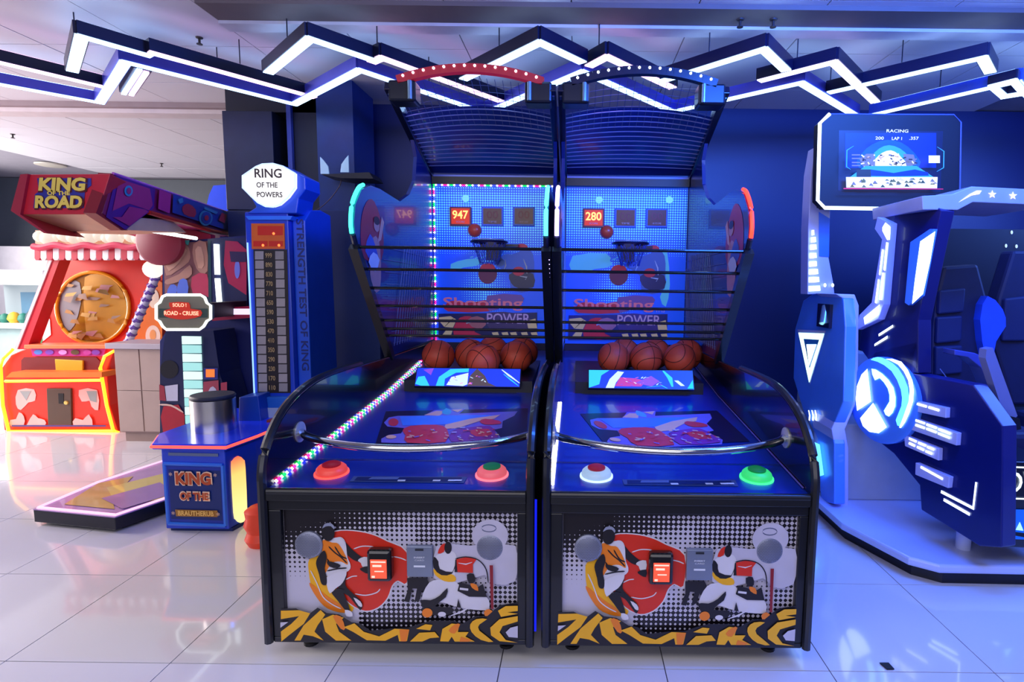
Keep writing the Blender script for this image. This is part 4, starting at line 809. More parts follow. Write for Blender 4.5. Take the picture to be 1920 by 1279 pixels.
put('left_pillar_edge', M().prism(PL([(98, 470), (104, 470), (32, 655), (26, 655)], ('y', RY-.01)), (0, .1, 0)), P('#f0c8c8', .4), T)
put('window_glass', M().prism(PL(ell(174, 577, 68, 66, 36), ('y', RY+.345)), (0, .01, 0)), P('#9a6a1c', .15, 0, .5, .35, 4), T)
rg = put('window_ring', M().tube(PL(ell(174, 577, 68, 67, 40), ('y', RY+.33)), .018, 8, closed=True), P('#f0a010', .3, 0, .3), T)
a = Art(('y', RY+.344), (0, 0, 1), .002, .004)
a(P('#8d8a90', .4), smooth([(112, 560), (130, 530), (150, 530), (152, 570), (140, 610), (125, 620), (114, 590)], 2)); a(P('#c8901c', .4), smooth([(160, 520), (200, 515), (232, 550), (240, 600), (215, 630), (170, 635), (160, 600)], 2))
random.seed(11)
for i in range(26):
    X = random.uniform(125, 220); Y = random.uniform(530, 625); a(random.choice([P('#b8884c', .4), P('#d8b060', .4), P('#806018', .4), P('#c89090', .4), P('#a08878', .4)]), [(X, Y), (X+random.uniform(8, 24), Y+random.uniform(-3, 3)), (X+random.uniform(6, 20), Y+random.uniform(4, 12)), (X-3, Y+6)])
put('prize_shapes', a.mb, a.mats, T)
a = Art(('y', RY+.345), (0, 0, 1), .002, .003); a(P('#f6ecec', .4), [(86, 575), (94, 600), (96, 628), (75, 645), (58, 650), (52, 648)]); a(P('#3aa060', .4), smooth([(60, 640), (70, 625), (80, 632), (78, 645)], 2)); a(P('#f07a28', .4), [(290, 520), (305, 530), (305, 648), (250, 648)]); a(P('#f4d8c8', .4), ell(288, 630, 14, 20)); a(P('#f0a060', .4), ell(288, 628, 6, 10)); a(P('#f4e0c8', .4), ell(290, 560, 10, 18))
put('face_print', a.mb, a.mats, T)
# candy pole, bulb, awning
x0, y0, x1, y1 = 298, 505, 238, 648; ptsp = []
for i in range(11):
    t0, t1 = i/11, (i+1)/11; p0 = at(x0+(x1-x0)*t0, y0+(y1-y0)*t0, ('y', RY+.15)); p1 = at(x0+(x1-x0)*t1, y0+(y1-y0)*t1, ('y', RY+.15))
    if i == 0: cpole = put('candy_pole', M().tube([at(x0, y0, ('y', RY+.15)), at(x1, y1, ('y', RY+.15))], .036, 14), P('#dcd8f0', .3, 0, .3), T)
    put('pole_stripe', M().tube([p0.lerp(p1, .1)+Vector((.012, 0, 0)), p0.lerp(p1, .55)-Vector((.012, 0, 0))], .0385, 14), P('#5a3a9c', .3, 0, .3), T, parent=cpole)
put('round_bulb', M().lathe(at(287, 505, ('y', RY+.1))-Vector((0, 0, .085)), (0, 0, 1), [(.085*sin(k*pi/10), .085-.085*cos(k*pi/10)) for k in range(11)], 24), E('#fff2e8', 1.1), T)
aw = put('awning_rail', M().tube([tuple(v) for v in PL([(62+i*8, 462+2.5*sin(i*.9)) for i in range(29)], ('y', RY-.15))], .03, 8), P('#d83858', .4), T)
for i in range(20):
    xa = 64+i*11.6; put('awning_stripe', M().prism(PL([(xa, 463), (xa+11.6, 463), (xa+11.6, 484), (xa+9, 488), (xa+2.5, 488), (xa, 484)], ('y', RY-.12)), (0, .04, 0)), P('#c01c3c', .45) if i % 2 == 0 else P('#f8f0ee', .45), T, bev=.004)
put('awning_backing', M().prism(PL([(66, 470), (292, 470), (292, 484), (66, 484)], ('y', RY-.05)), (0, .5, 0)), P('#a01830', .5), T)
lt = E('#fff0dc', .75); cl = M()
pc = put('popcorn_sign', M().prism(PL([(66, 432), (290, 432), (290, 460), (66, 460)], ('y', RY+.05)), (0, .2, 0)), E('#e8a080', .7), T)
for i in range(14):
    c = at(76+i*15.5, 444+3*sin(i*1.7), ('y', RY+.02)); r = .055+.018*sin(i*2.3)
    put('popcorn_puff', M().lathe(c-Vector((0, 0, r)), (0, 0, 1), [(r*sin(k*pi/8), r-r*cos(k*pi/8)) for k in range(9)], 16), lt, T, parent=pc)
# lower cabinet details
put('control_ledge', M().prism(PL(K2((125, 130), (590, 130), (590, 150), (125, 150)), ('y', RY-.06)), (0, .2, 0)), P('#f0824c', .4), T, bev=.004)
mq = put('picture_strip', M().prism(PL(K2((160, 150), (550, 150), (540, 188), (170, 188)), ('y', RY-.02)), (0, .04, 0)), P('#c8308c', .35), T)
a = Art(('y', RY-.02), (0, 600, 1/2.781), .002, .003)
for X, c in ((200, '#5a8ce0'), (260, '#8a50c8'), (330, '#f0a0e8'), (395, '#6a5030'), (460, '#c8409c'), (505, '#8a40b0')): a(P(c, .35), ell(X, 168, 22, 13, 14))
put('strip_print', a.mb, a.mats, T, parent=mq)
put('tray_opening', M().prism(PL(K2((125, 195), (500, 195), (520, 215), (520, 270), (110, 270), (110, 210)), ('y', RY-.012)), (0, .02, 0)), P('#7a1010', .5), T)
put('ticket_panel', M().prism(PL(K2((285, 205), (430, 212), (430, 268), (290, 265)), ('y', RY-.03)), (0, .02, 0)), P('#e8b020', .4), T, bev=.004)
put('counter_lip', M().prism(PL(K2((60, 272), (530, 272), (530, 300), (30, 300)), ('y', RY-.15)), (0, .2, 0)), P('#f07828', .4), T)
for nm, pt in (('neon_shelf', [(10, 715), (190, 713)]), ('neon_left', [(24, 655), (6, 672), (1, 690), (5, 760), (16, 808), (30, 811)]), ('neon_right', [(214, 658), (196, 668), (188, 690), (200, 760), (212, 806), (222, 811)]), ('neon_base', [(16, 809), (215, 808)])):
    put('neon_tube', M().tube(PL(pt, ('y', RY-.17 if nm == 'neon_shelf' else RY-.03)), .014, 8), yel, T)
dr_ = put('coin_door', M().prism(PL(K2((242, 358), (368, 358), (372, 548), (250, 548)), ('y', RY-.02)), (0, .03, 0)), P('#5a4638', .4), T, bev=.004)
put('door_lock', M().lathe(at(125, 755, ('y', RY-.02)), (0, -1, 0), [(.02, 0), (.018, .012), (0, .013)], 16), P('#f0d878', .3, .6), T, parent=dr_); put('door_slot', M().prism(PL([(109, 738), (119, 738), (119, 757), (110, 757)], ('y', RY-.023)), (0, .003, 0)), P('#181210', .4), T, parent=dr_)
a = Art(pr, (0, 600, 1/2.781), .002, .004)
pk = P('#f0b8b0', .4); a(pk, smooth([(95, 365), (180, 362), (185, 420), (150, 430), (110, 470), (85, 440)], 2)); a(P('#9aa0a0', .4), [(105, 370), (165, 370), (140, 420)]); a(pk, smooth([(415, 365), (510, 365), (515, 470), (480, 450), (470, 420), (430, 425)], 2)); a(P('#9aa0a0', .4), [(455, 370), (508, 370), (508, 430), (475, 420)])
a(pk, smooth([(60, 520), (90, 515), (105, 480), (130, 500), (130, 548), (62, 552)], 2)); a(pk, smooth([(150, 540), (180, 490), (205, 510), (240, 520), (240, 550), (152, 552)], 2)); a(pk, smooth([(390, 548), (400, 510), (440, 520), (470, 490), (490, 550)], 2)); a(P('#4a4a90', .4), [(70, 546), (560, 546), (560, 554), (70, 554)])
put('cabinet_print', a.mb, a.mats, T)
for px_ in (60, 190): 
    c = at(px_, 812, ('y', RY+.05)); put('machine_foot', M().lathe(Vector((c.x, RY+.08, 0)), (0, 0, 1), [(.035, 0), (.035, .015), (.015, .02), (.015, .07)], 12), P('#b08820', .4), T)
# wood counter
T = thing('wooden_counter', 'greyish wooden counter block right of the red prize machine', 'counter', (-3.95, 5.0, 0))
xa, xb = at(211, 740, ('y', 4.98)).x, at(318, 740, ('y', 4.98)).x
body = put('counter_body', M().box(xa+.03, xb, 5.0, 5.32, .09, .86), P('#a89088', .5, nz=.12, sc=3), T)
for i in range(2):
    for j in range(2):
        wx = (xb-xa-.06)/2; put('front_panel', M().box(xa+.035+i*wx, xa+.03+(i+1)*wx-.005, 4.99, 5.0, .1+j*.38, .1+(j+1)*.38-.005), P('#b09a90', .5, nz=.14, sc=4), T, bev=.002)
put('counter_top', M().box(xa-.02, xb+.02, 4.96, 5.34, .86, .91), P('#b8b0b8', .4), T, bev=.004); put('plinth', M().box(xa+.06, xb, 5.02, 5.3, 0, .09), P('#968078', .5), T)
# floor dance pad / platform
T = thing('floor_platform', 'low black-edged floor platform with glowing pink rim and yellow-violet top', 'platform', (-3.0, 3.9, 0))
cz = [at(215, 970, ('z', .1)), at(62, 955, ('z', .1)), at(180, 905, ('z', .1)), at(330, 856, ('z', .1)), at(420, 900, ('z', .1))]
low = [Vector((p.x, p.y, .012)) for p in cz]
put('platform_body', M().prism([Vector((p.x, p.y, .02)) for p in cz], (0, 0, .075)), P('#14161e', .35), T, bev=.004)
put('platform_inset_base', M().prism([Vector((p.x, p.y, 0))+(Vector((-2.95, 4.1, 0))-Vector((p.x, p.y, 0)))*.08 for p in cz], (0, 0, .02)), P('#08080a', .6), T)  # dark base set in under the platform edge
put('platform_top', M().prism([Vector((p.x, p.y, .095)) for p in cz], (0, 0, .006)), P('#a884b8', .25, 0, .4), T)
cn = sum(cz, Vector())/5
put('glow_rim', M().tube([Vector((p.x, p.y, .101))+(cn-p)*.05 for p in cz], .011, 6, closed=True), E('#ffb8e0', 1.5), T)
a = Art(('z', .103), (0, 0, 1), .0008, .001)
a(P('#b89858', .3, 0, .4), [(120, 946), (185, 906), (250, 893), (210, 935), (215, 955)]); a(P('#c8b868', .3, 0, .4), [(200, 915), (320, 885), (345, 905), (330, 930), (222, 952)]); a(P('#8c6ca8', .3, 0, .4), [(190, 935), (300, 905), (330, 925), (230, 955)])
put('top_print', a.mb, a.mats, T)

# ------------------------------------------------------------------ left: road game with marquee
MP = vplane((-2.70, 3.25), (-3.34, 5.67)); mn = MP[1] if (O-MP[0]).dot(MP[1]) > 0 else -MP[1]
T = thing('road_arcade_machine', 'tall red machine with an overhanging KING OF THE ROAD marquee arm', 'arcade machine', (-3.2, 5.0, 0))
mr = P('#a01c34', .4, 0, .2); FPm = ('y', 3.26)
fp = [(38, 327), (200, 326), (186, 402), (230, 432), (85, 436), (20, 395)]
k36 = lambda *p: [(x/3.552, 300+y/3.552) for x, y in p]
mk = put('marquee_front', M().prism(PL([(50, 327), (207, 326), (183, 402), (36, 402)], FPm), (-.47, 1.1, 0)), P('#d0283a', .4, 0, .2), T, bev=.004)
put('marquee_left_cap', M().prism(PL([(38, 327), (52, 326), (38, 402), (90, 438), (82, 437), (20, 395)], ('y', 3.24)), (-.05, .3, 0)), P('#a82038', .4), T)
put('marquee_underside', M().prism([at(37, 402, FPm), at(184, 402, FPm), at(228, 431, ('y', 3.5)), at(88, 436, ('y', 3.5))], (-.22, .9, .06)), P('#f4bc90', .45), T)  # orange-beige holds the popcorn sign's light on the underside
put('marquee_corner', M().prism(PL([(207, 325), (216, 328), (190, 400), (240, 432), (228, 432), (180, 400)], MP), -mn*.06), P('#8c1426', .4), T)
sidep = [(212, 325), (292, 352), (462, 410), (462, 446), (395, 432), (278, 398), (236, 432), (192, 400)]
arm = put('marquee_arm', M().prism(PL(sidep, MP), (-.45, .12, 0)), P('#8c1c58', .4, 0, .2), T, bev=.003)
a = Art(MP, (0, 300, 1/3.552), .003, .004)
vi = P('#5a1c80', .4); pkk = P('#b02c70', .4); bb_ = P('#24409c', .4); rr = P('#c02048', .4); tl = P('#3c90b8', .4)
a(vi, [(770, 100), (1030, 180), (1020, 320), (990, 345), (830, 465), (700, 380)]); a(pkk, smooth([(785, 125), (990, 190), (1010, 300), (985, 335), (850, 290), (740, 340)], 1)); a(pkk, smooth([(800, 380), (850, 310), (960, 330), (975, 345), (850, 440), (740, 380)], 1)); a(tl, ell(840, 205, 28, 36)); a(P('#b02c70', .4), ell(840, 205, 15, 22))
a(P('#c02c80', .4), [(1040, 195), (1120, 225), (1110, 355), (1032, 325)]); a(bb_, [(1130, 225), (1600, 380), (1600, 480), (1500, 470), (1125, 350)]); a(P('#b82c50', .4), smooth([(1190, 310), (1230, 290), (1280, 330), (1270, 380), (1200, 360)], 2)); a(tl, ell(1345, 385, 46, 52)); a(bb_, ell(1345, 385, 34, 40)); a(rr, ell(1345, 385, 15, 18)); a(tl, [(1330, 310), (1420, 345), (1410, 360), (1325, 325)]); a(tl, [(1145, 260), (1175, 250), (1180, 280), (1155, 290)])
a(rr, [(1440, 350), (1475, 365), (1460, 420), (1420, 400)]); a(rr, [(1520, 380), (1560, 395), (1520, 480), (1490, 465)]); a(rr, [(1600, 400), (1635, 415), (1625, 505), (1580, 490)])
put('arm_print', a.mb, a.mats, T, parent=arm)
put('arm_edge', M().tube(PL([(212, 325), (292, 352), (462, 410)], MP), .008, 6), P('#c060c0', .4), T, parent=arm)
put('arm_lower_rail', M().tube(PL([(278, 398), (395, 432), (462, 446)], MP), .016, 8), P('#d02818', .3, .2), T, parent=arm)
put('arm_light', M().tube([at(243, 426, ('y', 4.0)), at(368, 447, ('y', 4.7))], .014, 8), E('#f0fff8', 3), T)
put('arm_inner_face', M().prism(PL([(265, 405), (395, 440), (395, 455), (360, 470), (240, 440)], ('y', 4.85)), (0, .06, 0)), P('#b01c40', .4), T)
put('round_cap', M().lathe(at(305, 455, ('y', 4.75)), (0, -1, 0), [(.19, 0), (.19, .05), (.17, .06), (0, .061)], 30), P('#8c1c38', .45), T)
# marquee lettering
a = Art(FPm, (0, 300, 1/3.552), .002, .003)
a(P('#3a3a9a', .4), [(250, 122), (610, 122), (612, 170), (570, 200), (560, 320), (225, 322), (235, 230), (262, 210)])
def f1(X, Y): return (at(X/3.552, 300+Y/3.552, FPm), (1, 0, .01), (0, 0, 1), (0, -1, 0))
mb = a.mb; gold = len(a.mats); a.mats.append(P('#f4d860', .35)); darkm = len(a.mats); a.mats.append(P('#5a1a20', .4))
for s_, X, Y, h, w in (('KING', 420, 163, .075, .275), ('ROAD', 395, 280, .072, .275)):
    text_m(mb, s_, f1(X+4, Y+4), h+.012, darkm, wid=w+.014, depth=.006, bold=.07, shear=.15); text_m(mb, s_, f1(X, Y), h, gold, wid=w, depth=.008, bold=.05, shear=.15)
text_m(mb, 'OF THE', f1(398, 222), .024, gold, wid=.13, depth=.008, bold=.04)
put('marquee_lettering', mb, a.mats, T, parent=mk)
# body behind the tester
BP = ('y', 4.8)
bd = put('machine_body', M().prism(PL([(305, 455), (480, 440), (480, 620), (470, 860), (300, 860), (300, 640), (318, 610), (305, 600)], BP), (0, .6, 0)), P('#101c60', .4, 0, .2), T)
a = Art(BP, (0, 300, 1/3.552), .003, .004)
sk1, sk2, sk3, bl_ = P('#b88878', .45), P('#8c5c60', .45), P('#d8a890', .45), P('#5a78e0', .4)
a(sk2, [(1090, 560), (1390, 540), (1405, 960), (1100, 900)]); a(sk1, smooth([(1095, 640), (1150, 600), (1240, 560), (1270, 620), (1260, 680), (1180, 740), (1110, 770)], 2)); a(sk3, smooth([(1110, 660), (1200, 590), (1250, 600), (1200, 680), (1130, 740)], 2)); a(sk1, smooth([(1110, 800), (1200, 760), (1270, 700), (1285, 760), (1230, 800), (1120, 830)], 2)); a(sk1, smooth([(1295, 560), (1380, 550), (1390, 740), (1340, 750), (1300, 680)], 2)); a(sk3, smooth([(1310, 600), (1350, 580), (1370, 700), (1330, 720)], 2)); a(P('#c03a5c', .4), smooth([(1290, 780), (1390, 760), (1400, 930), (1300, 900)], 2)); a(bl_, smooth([(1125, 890), (1150, 830), (1190, 840), (1185, 895)], 2)); a(bl_, smooth([(1195, 895), (1210, 800), (1260, 800), (1265, 895)], 2)); a(P('#48a8a0', .4), [(1215, 540), (1280, 535), (1270, 570)])
a(P('#182050', .4), [(1400, 530), (1660, 520), (1660, 980), (1410, 980)]); a(P('#0c3c48', .4), [(1402, 540), (1422, 540), (1428, 980), (1408, 980)]); a(P('#a8184c', .4), [(1520, 540), (1600, 545), (1660, 600), (1660, 900), (1540, 820), (1510, 700)]); a(P('#6c78d8', .4), ell(1600, 730, 18, 60)); a(P('#24144c', .4), [(1550, 610), (1660, 615), (1660, 680), (1560, 680)])
put('body_print', a.mb, a.mats, T, parent=bd)
for p0, p1, c in (((406, 458), (408, 515), '#f0ffff'), ((408, 522), (412, 573), '#f0ffff'), ((417, 617), (427, 664), '#ffc070'), ((429, 670), (440, 713), '#e8f0ff'), ((438, 732), (441, 765), '#d8fff0')):
    put('tube_light', M().tube([at(*p0, ('y', 4.76)), at(*p1, ('y', 4.76))], .022, 8), E(c, 2.6), T)
sf = put('side_shelf', M().prism(PL([(396, 578), (470, 574), (470, 596), (398, 602)], ('y', 4.6)), (0, .25, 0)), P('#a01840', .4), T); put('shelf_light', M().prism(PL([(430, 579), (470, 579), (470, 590), (430, 590)], ('y', 4.59)), (0, .01, 0)), E('#e8d8ff', 1.2), T, parent=sf)
# ladder of lit level plates
LP = ('y', 4.5)
ld = put('level_column', M().prism(PL([(310, 622), (400, 620), (412, 700), (432, 770), (425, 830), (300, 830), (300, 700)], LP), (0, .28, 0)), P('#182048', .35, 0, .2), T)
a = Art(LP, (280, 420, .3285), .002, .003)
a(P('#0a0a14', .4), ell(115, 830, 52, 52)); a(P('#c8c8d8', .4), [(90, 925), (165, 915), (165, 1010), (100, 1010)]); a(P('#a03040', .4), [(60, 915), (88, 925), (98, 1010), (62, 1005)]); a(P('#b02030', .4), smooth([(85, 1040), (170, 1030), (205, 1090), (205, 1190), (85, 1200), (70, 1100)], 1)); a(P('#e8c8b0', .4), stroke(smooth([(60, 1030), (130, 1035), (200, 1075)], 3, False), 10)); a(P('#a04050', .4), [(315, 900), (400, 890), (405, 1020), (310, 1030)]); a(P('#b8b8c8', .4), smooth([(345, 950), (370, 925), (395, 960), (385, 1015), (350, 1010)], 2)); a(P('#a03048', .4), [(415, 905), (450, 900), (452, 1000), (415, 1000)]); a(P('#c0c8e0', .4), [(415, 985), (455, 980), (455, 1015), (412, 1020)]); a(P('#24287c', .4), [(320, 820), (400, 820), (400, 885), (320, 885)]); a(E('#ff7a30', 1), [(333, 827), (383, 827), (383, 872), (333, 872)])
put('column_print', a.mb, a.mats, T, parent=ld)
for i in range(11):
    y0 = 641+i*50.5; x0_ = 184+i*2.2; wd = 106-i*.8
    b = PL([(280+x*.3285, 420+y*.3285) for x, y in ((x0_, y0), (x0_+wd, y0+2), (x0_+wd+2, y0+46), (x0_+2, y0+46))], ('y', 4.485)); e = put('level_plate', M().prism(b, (0, .014, 0)), E('#d8fff4', 1.05) if i % 2 == 0 else E('#a8e8e4', .85), T, parent=ld)
# round-cornered sign
SG = ('y', 4.05)
o_ = [(305, 556), (312, 553), (376, 553), (384, 558), (388, 568), (395, 573), (395, 598), (388, 602), (382, 612), (374, 618), (312, 618), (305, 612), (300, 603), (293, 598), (293, 572), (300, 567)]
sg = put('game_sign', M().prism(PL(o_, SG), (0, .04, 0)), P('#7c7a68', .4), T, props={'label': 'red lettered sign with a glowing white scalloped rim'}); put('sign_rim', M().tube(PL(o_, SG), .0095, 8, closed=True), E('#f4fff8', 2.6), T, parent=sg)
put('sign_bracket', M().prism(PL([(335, 570), (360, 570), (360, 600), (335, 600)], ('y', 4.09)), (0, .7, 0)), P('#301020', .5), T, parent=sg)
a = Art(SG, (0, 300, 1/3.552), .002, .003)
a(P('#3a5048', .4), [(1060, 990), (1385, 990), (1385, 1050), (1060, 1050)]); a(E('#c02c18', .8), smooth([(1130, 950), (1260, 950), (1270, 990), (1340, 1000), (1340, 1040), (1250, 1060), (1180, 1060), (1100, 1040), (1100, 1000), (1140, 990)], 2))
ti = len(a.mats); a.mats.append(E('#ffb090', 1.6))
def fs(X, Y): return (at(X/3.552, 300+Y/3.552, SG), (1, 0, 0), (0, 0, 1), (0, -1, 0))
text_m(a.mb, 'SOLO !', fs(1203, 966), .026, ti, wid=.10, depth=.012, bold=.03); text_m(a.mb, 'ROAD - CRUISE', fs(1215, 1020), .03, ti, wid=.25, depth=.012, bold=.03)
put('sign_lettering', a.mb, a.mats, T, parent=sg)

# ------------------------------------------------------------------ left: strength tester
T = thing('strength_tester', 'blue strength tester with a glowing white shield sign, score column and striking pad', 'arcade machine', (-2.1, 3.3, 0))
TY = 3.18; tb_ = P('#0c3cc8', .35, 0, .3, .08); tb2 = P('#1450d8', .35, 0, .3, .08)
def bx(px, y=TY, py=900): return at(px, py, ('y', y)).x
zt = at(380, 832, ('y', TY)).z
x0_, x1_ = bx(306), bx(424); x2_ = at(487, 990, ('y', 3.42)).x
foot = [(x0_, TY), (x1_, TY), (x2_, 3.42), (x2_+.05, 4.1), (x0_-.1, 4.1), (x0_-.12, 3.4)]
bs = put('base_cabinet', M().prism([Vector((x, y, .02)) for x, y in foot], (0, 0, zt-.05)), tb_, T, bev=.006)
put('base_plinth', M().prism([Vector((x*.995+.0, y+.02, 0)) for x, y in foot], (0, 0, .02)), P('#061c60', .5), T)
tp = [(x-.03 if i in (0, 5, 4) else x+.03, y-.03) for i, (x, y) in enumerate(foot)]
top_ = put('strike_deck', M().prism([Vector((x, y, zt-.03)) for x, y in tp], (0, 0, .035)), P('#1c3ce8', .3, 0, .4), T, bev=.006)
put('deck_neon', M().tube([Vector((x, y-.004, zt-.012)) for x, y in (tp[5], tp[0], tp[1], tp[2], tp[3])], .009, 8), E('#ff4a40', 2.2), T, parent=top_)
pf = ('y', TY-.001)
rim = M(); kk = lambda *p: [(x/2.781, 600+y/2.781) for x, y in p]
for A_, B_ in (((858, 748), (1162, 757)), ((1162, 757), (1178, 1072)), ((1178, 1072), (880, 1060)), ((880, 1060), (858, 748))):
    p, q_ = PL(kk(A_, B_), ('y', TY)); rim.tube([p, q_], .012, 6)
put('panel_frame', rim, P('#2c70e0', .3, 0, .3), T)
a = Art(('y', TY), (0, 600, 1/2.781), .001, .003)
a(P('#0a2a9c', .35), [(868, 760), (1158, 768), (1172, 1060), (886, 1050)]); a(P('#08246c', .35), [(880, 778), (1150, 785), (1162, 1045), (896, 1036)]); a(P('#5a6c90', .4), [(880, 690), (1140, 696), (1140, 712), (880, 706)]); a(P('#4a88c0', .4), [(895, 1108), (1175, 1118), (1178, 1170), (900, 1162)]); a(P('#9c8030', .4), [(900, 1108), (1040, 1112), (1044, 1146), (902, 1140)])
a(P('#1a4c90', .4), ell(1070, 1146, 8, 8, 10)); a(P('#1a4c90', .4), ell(1112, 1150, 9, 7, 10)); a(P('#d8dce0', .4), ell(1158, 1148, 12, 11, 12)); 
def fk(X, Y): return (at(X/2.781, 600+Y/2.781, ('y', TY)), (1, 0, -.01), (0, 0, 1), (0, -1, 0))
o1 = len(a.mats); a.mats.append(P('#f0c8a8', .4)); o2 = len(a.mats); a.mats.append(P('#b84818', .4)); o3 = len(a.mats); a.mats.append(P('#e8b860', .4)); d_ = a.d
for s_, X, Y, h, w, m2 in (('KING', 1016, 824, .074, .205, o2), ('OF THE', 1022, 915, .046, .165, o2)):
    text_m(a.mb, s_, fk(X, Y), h+.014, o1, wid=w+.014, depth=d_+.002, bold=.08); text_m(a.mb, s_, fk(X, Y), h, m2, wid=w, depth=d_+.005, bold=.04)
a(P('#9c6c28', .4), [(920, 985), (1140, 990), (1140, 1024), (925, 1020)])
text_m(a.mb, 'BRAUTHERUB', fk(1030, 1004), .03, o3, wid=.21, depth=a.d+.003, bold=.03); text_m(a.mb, 'FAMILY PARK', fk(970, 1128), .02, o3, wid=.13, depth=a.d+.003, bold=.03)
for X, Y in ((898, 800), (1130, 805), (912, 1002), (1145, 1008)): text_m(a.mb, '*', fk(X, Y), .022, o1, depth=a.d+.003)
put('base_print', a.mb, a.mats, T, parent=bs)
CP = vplane((x1_, TY), (x2_, 3.42)); cn_ = CP[1] if (O-CP[0]).dot(CP[1]) > 0 else -CP[1]
pill = smooth(kk((1210, 770), (1216, 734), (1244, 710), (1270, 728), (1280, 765), (1290, 1005), (1281, 1042), (1256, 1058), (1234, 1042), (1222, 1005)), 2)
ls = put('pill_light', M().prism(PL(pill, (CP[0]+cn_*.008, cn_)), -cn_*.02), E('#ffc860', 1.15), T)
gr_ = ls.data.materials[0]
# gradient of the tube itself: red-orange diodes on top, yellow below
gm = bpy.data.materials.new('tube_gradient'); gm.use_nodes = True; nt = gm.node_tree; b = nt.nodes['Principled BSDF']
tc = nt.nodes.new('ShaderNodeTexCoord'); sp_ = nt.nodes.new('ShaderNodeSeparateXYZ'); rp = nt.nodes.new('ShaderNodeValToRGB'); nt.links.new(tc.outputs['Generated'], sp_.inputs[0]); nt.links.new(sp_.outputs[2], rp.inputs[0])
rp.color_ramp.elements[0].color = (1, .88, .35, 1); rp.color_ramp.elements[1].color = (1, .12, .05, 1); e_ = rp.color_ramp.elements.new(.75); e_.color = (1, .6, .15, 1)
nt.links.new(rp.outputs[0], b.inputs['Emission Color']); b.inputs['Emission Strength'].default_value = 1.25; b.inputs['Base Color'].default_value = (.3, .2, .1, 1); ls.data.materials[0] = gm
# drum
c = Vector((bx(402, 3.45), 3.48, zt+.005)); 
dr = put('striking_drum', M().lathe(c, (0, 0, 1), [(.125, 0), (.125, .20), (.118, .205)], 40), P('#e8e4dc', .24, 1, 0, .1), T); put('drum_rubber', M().lathe(c+Vector((0, 0, .205)), (0, 0, 1), [(.124, 0), (.127, .012), (.12, .022), (0, .024)], 40), P('#1c2030', .5), T, parent=dr)
# tower
QY = 3.85
xa, xb = at(468, 600, ('y', QY)).x, at(548, 600, ('y', QY)).x; zb = .4; zt2 = at(500, 398, ('y', QY)).z
tw_ = put('score_tower', M().box(xa, xb, QY, QY+.42, .3, zt2), tb_, T, bev=.008)
put('tower_cap', M().prism(PL([(460, 405), (548, 405), (544, 412), (466, 412)], ('y', QY-.02)), (0, .1, 0)), P('#2c78f0', .3), T)
put('edge_glow', M().tube([at(464, 455, ('y', QY-.012)), at(477, 740, ('y', QY-.012))], .006, 6), E('#8ab8ff', 1.6), T)
sw = put('side_wing', M().prism([Vector((xb, QY+.05, .4)), Vector((xb, QY+.05, 1.9)), Vector((xb, QY+.14, 1.98)), Vector((xb, QY+.3, 2.0)), Vector((xb, QY+.46, 1.98)), Vector((xb, QY+.5, .4))], (.09, 0, 0)), tb2, T, bev=.008)
zc = [at(571, y, ('x', xb+.09)) for y in (455, 655)]
# lettering down the side of the wing
mb = M(); cx_ = xb+.091
text_m(mb, 'STRENGTH TEST OF KING', ((xb+.055, QY+.049, (zc[0].z+zc[1].z)/2), (0, 0, -1), (1, 0, 0), (0, -1, 0)), .05, wid=1.05, depth=.002, bold=.02)
put('wing_lettering', mb, P('#081c70', .4), T, parent=sw)
dp = put('score_window', M().prism(PL([(471, 419), (533, 419), (534, 467), (472, 467)], ('y', QY-.006)), (0, .008, 0)), P('#d8601c', .4), T)
for p in ([(483, 424), (530, 424), (530, 441), (483, 441)], [(475, 452), (501, 452), (501, 462), (475, 462)], [(504, 452), (530, 452), (530, 462), (504, 462)]): put('red_display', M().prism(PL(p, ('y', QY-.009)), (0, .004, 0)), E('#a01408', .7), T, parent=dp)
for p in ((513, 438), (493, 460), (523, 460)): put('display_lamp', M().lathe(at(*p, ('y', QY-.009)), (0, -1, 0), [(.009, 0), (.006, .004), (0, .005)], 10), E('#ff6a30', 3), T, parent=dp)
cl_ = put('score_column', M().prism(PL([(475, 468), (538, 468), (545, 737), (483, 737)], ('y', QY-.003)), (0, .004, 0)), P('#181018', .4), T)
for i in range(15):
    y0 = 471+i*17.7; sh_ = i*.5
    for x0_2, w_ in ((478+sh_, 16), (516+sh_, 16)):
        put('score_tile', M().prism(PL([(x0_2, y0), (x0_2+w_, y0), (x0_2+w_, y0+15.5), (x0_2, y0+15.5)], ('y', QY-.006)), (0, .004, 0)), P('#9a949c' if (i+int(x0_2)) % 3 else '#8a868e', .45), T, parent=cl_)
mb = M()
for i in range(15): text_m(mb, str(999 if i == 0 else 950-i*60), (at(504+i*.5, 479+i*17.7, ('y', QY-.004)), (1, 0, 0), (0, 0, 1), (0, -1, 0)), .033, wid=.045, depth=.003, bold=.02)
put('score_numbers', mb, P('#a89068', .4), T, parent=cl_)
put('lower_panel', M().prism(PL([(486, 745), (540, 745), (540, 800), (488, 800)], ('y', QY-.05)), (0, .06, 0)), P('#1c60c0', .35), T, bev=.004)
put('notice_sheet', M().prism(PL([(490, 765), (522, 765), (520, 800), (494, 800)], ('y', QY-.056)), (0, .004, 0)), P('#9cacc8', .5), T)
put('ticket_box', M().prism(PL([(448, 745), (484, 742), (492, 812), (446, 812)], ('y', 3.7)), (0, .15, 0)), P('#0c3c98', .35), T, bev=.006)
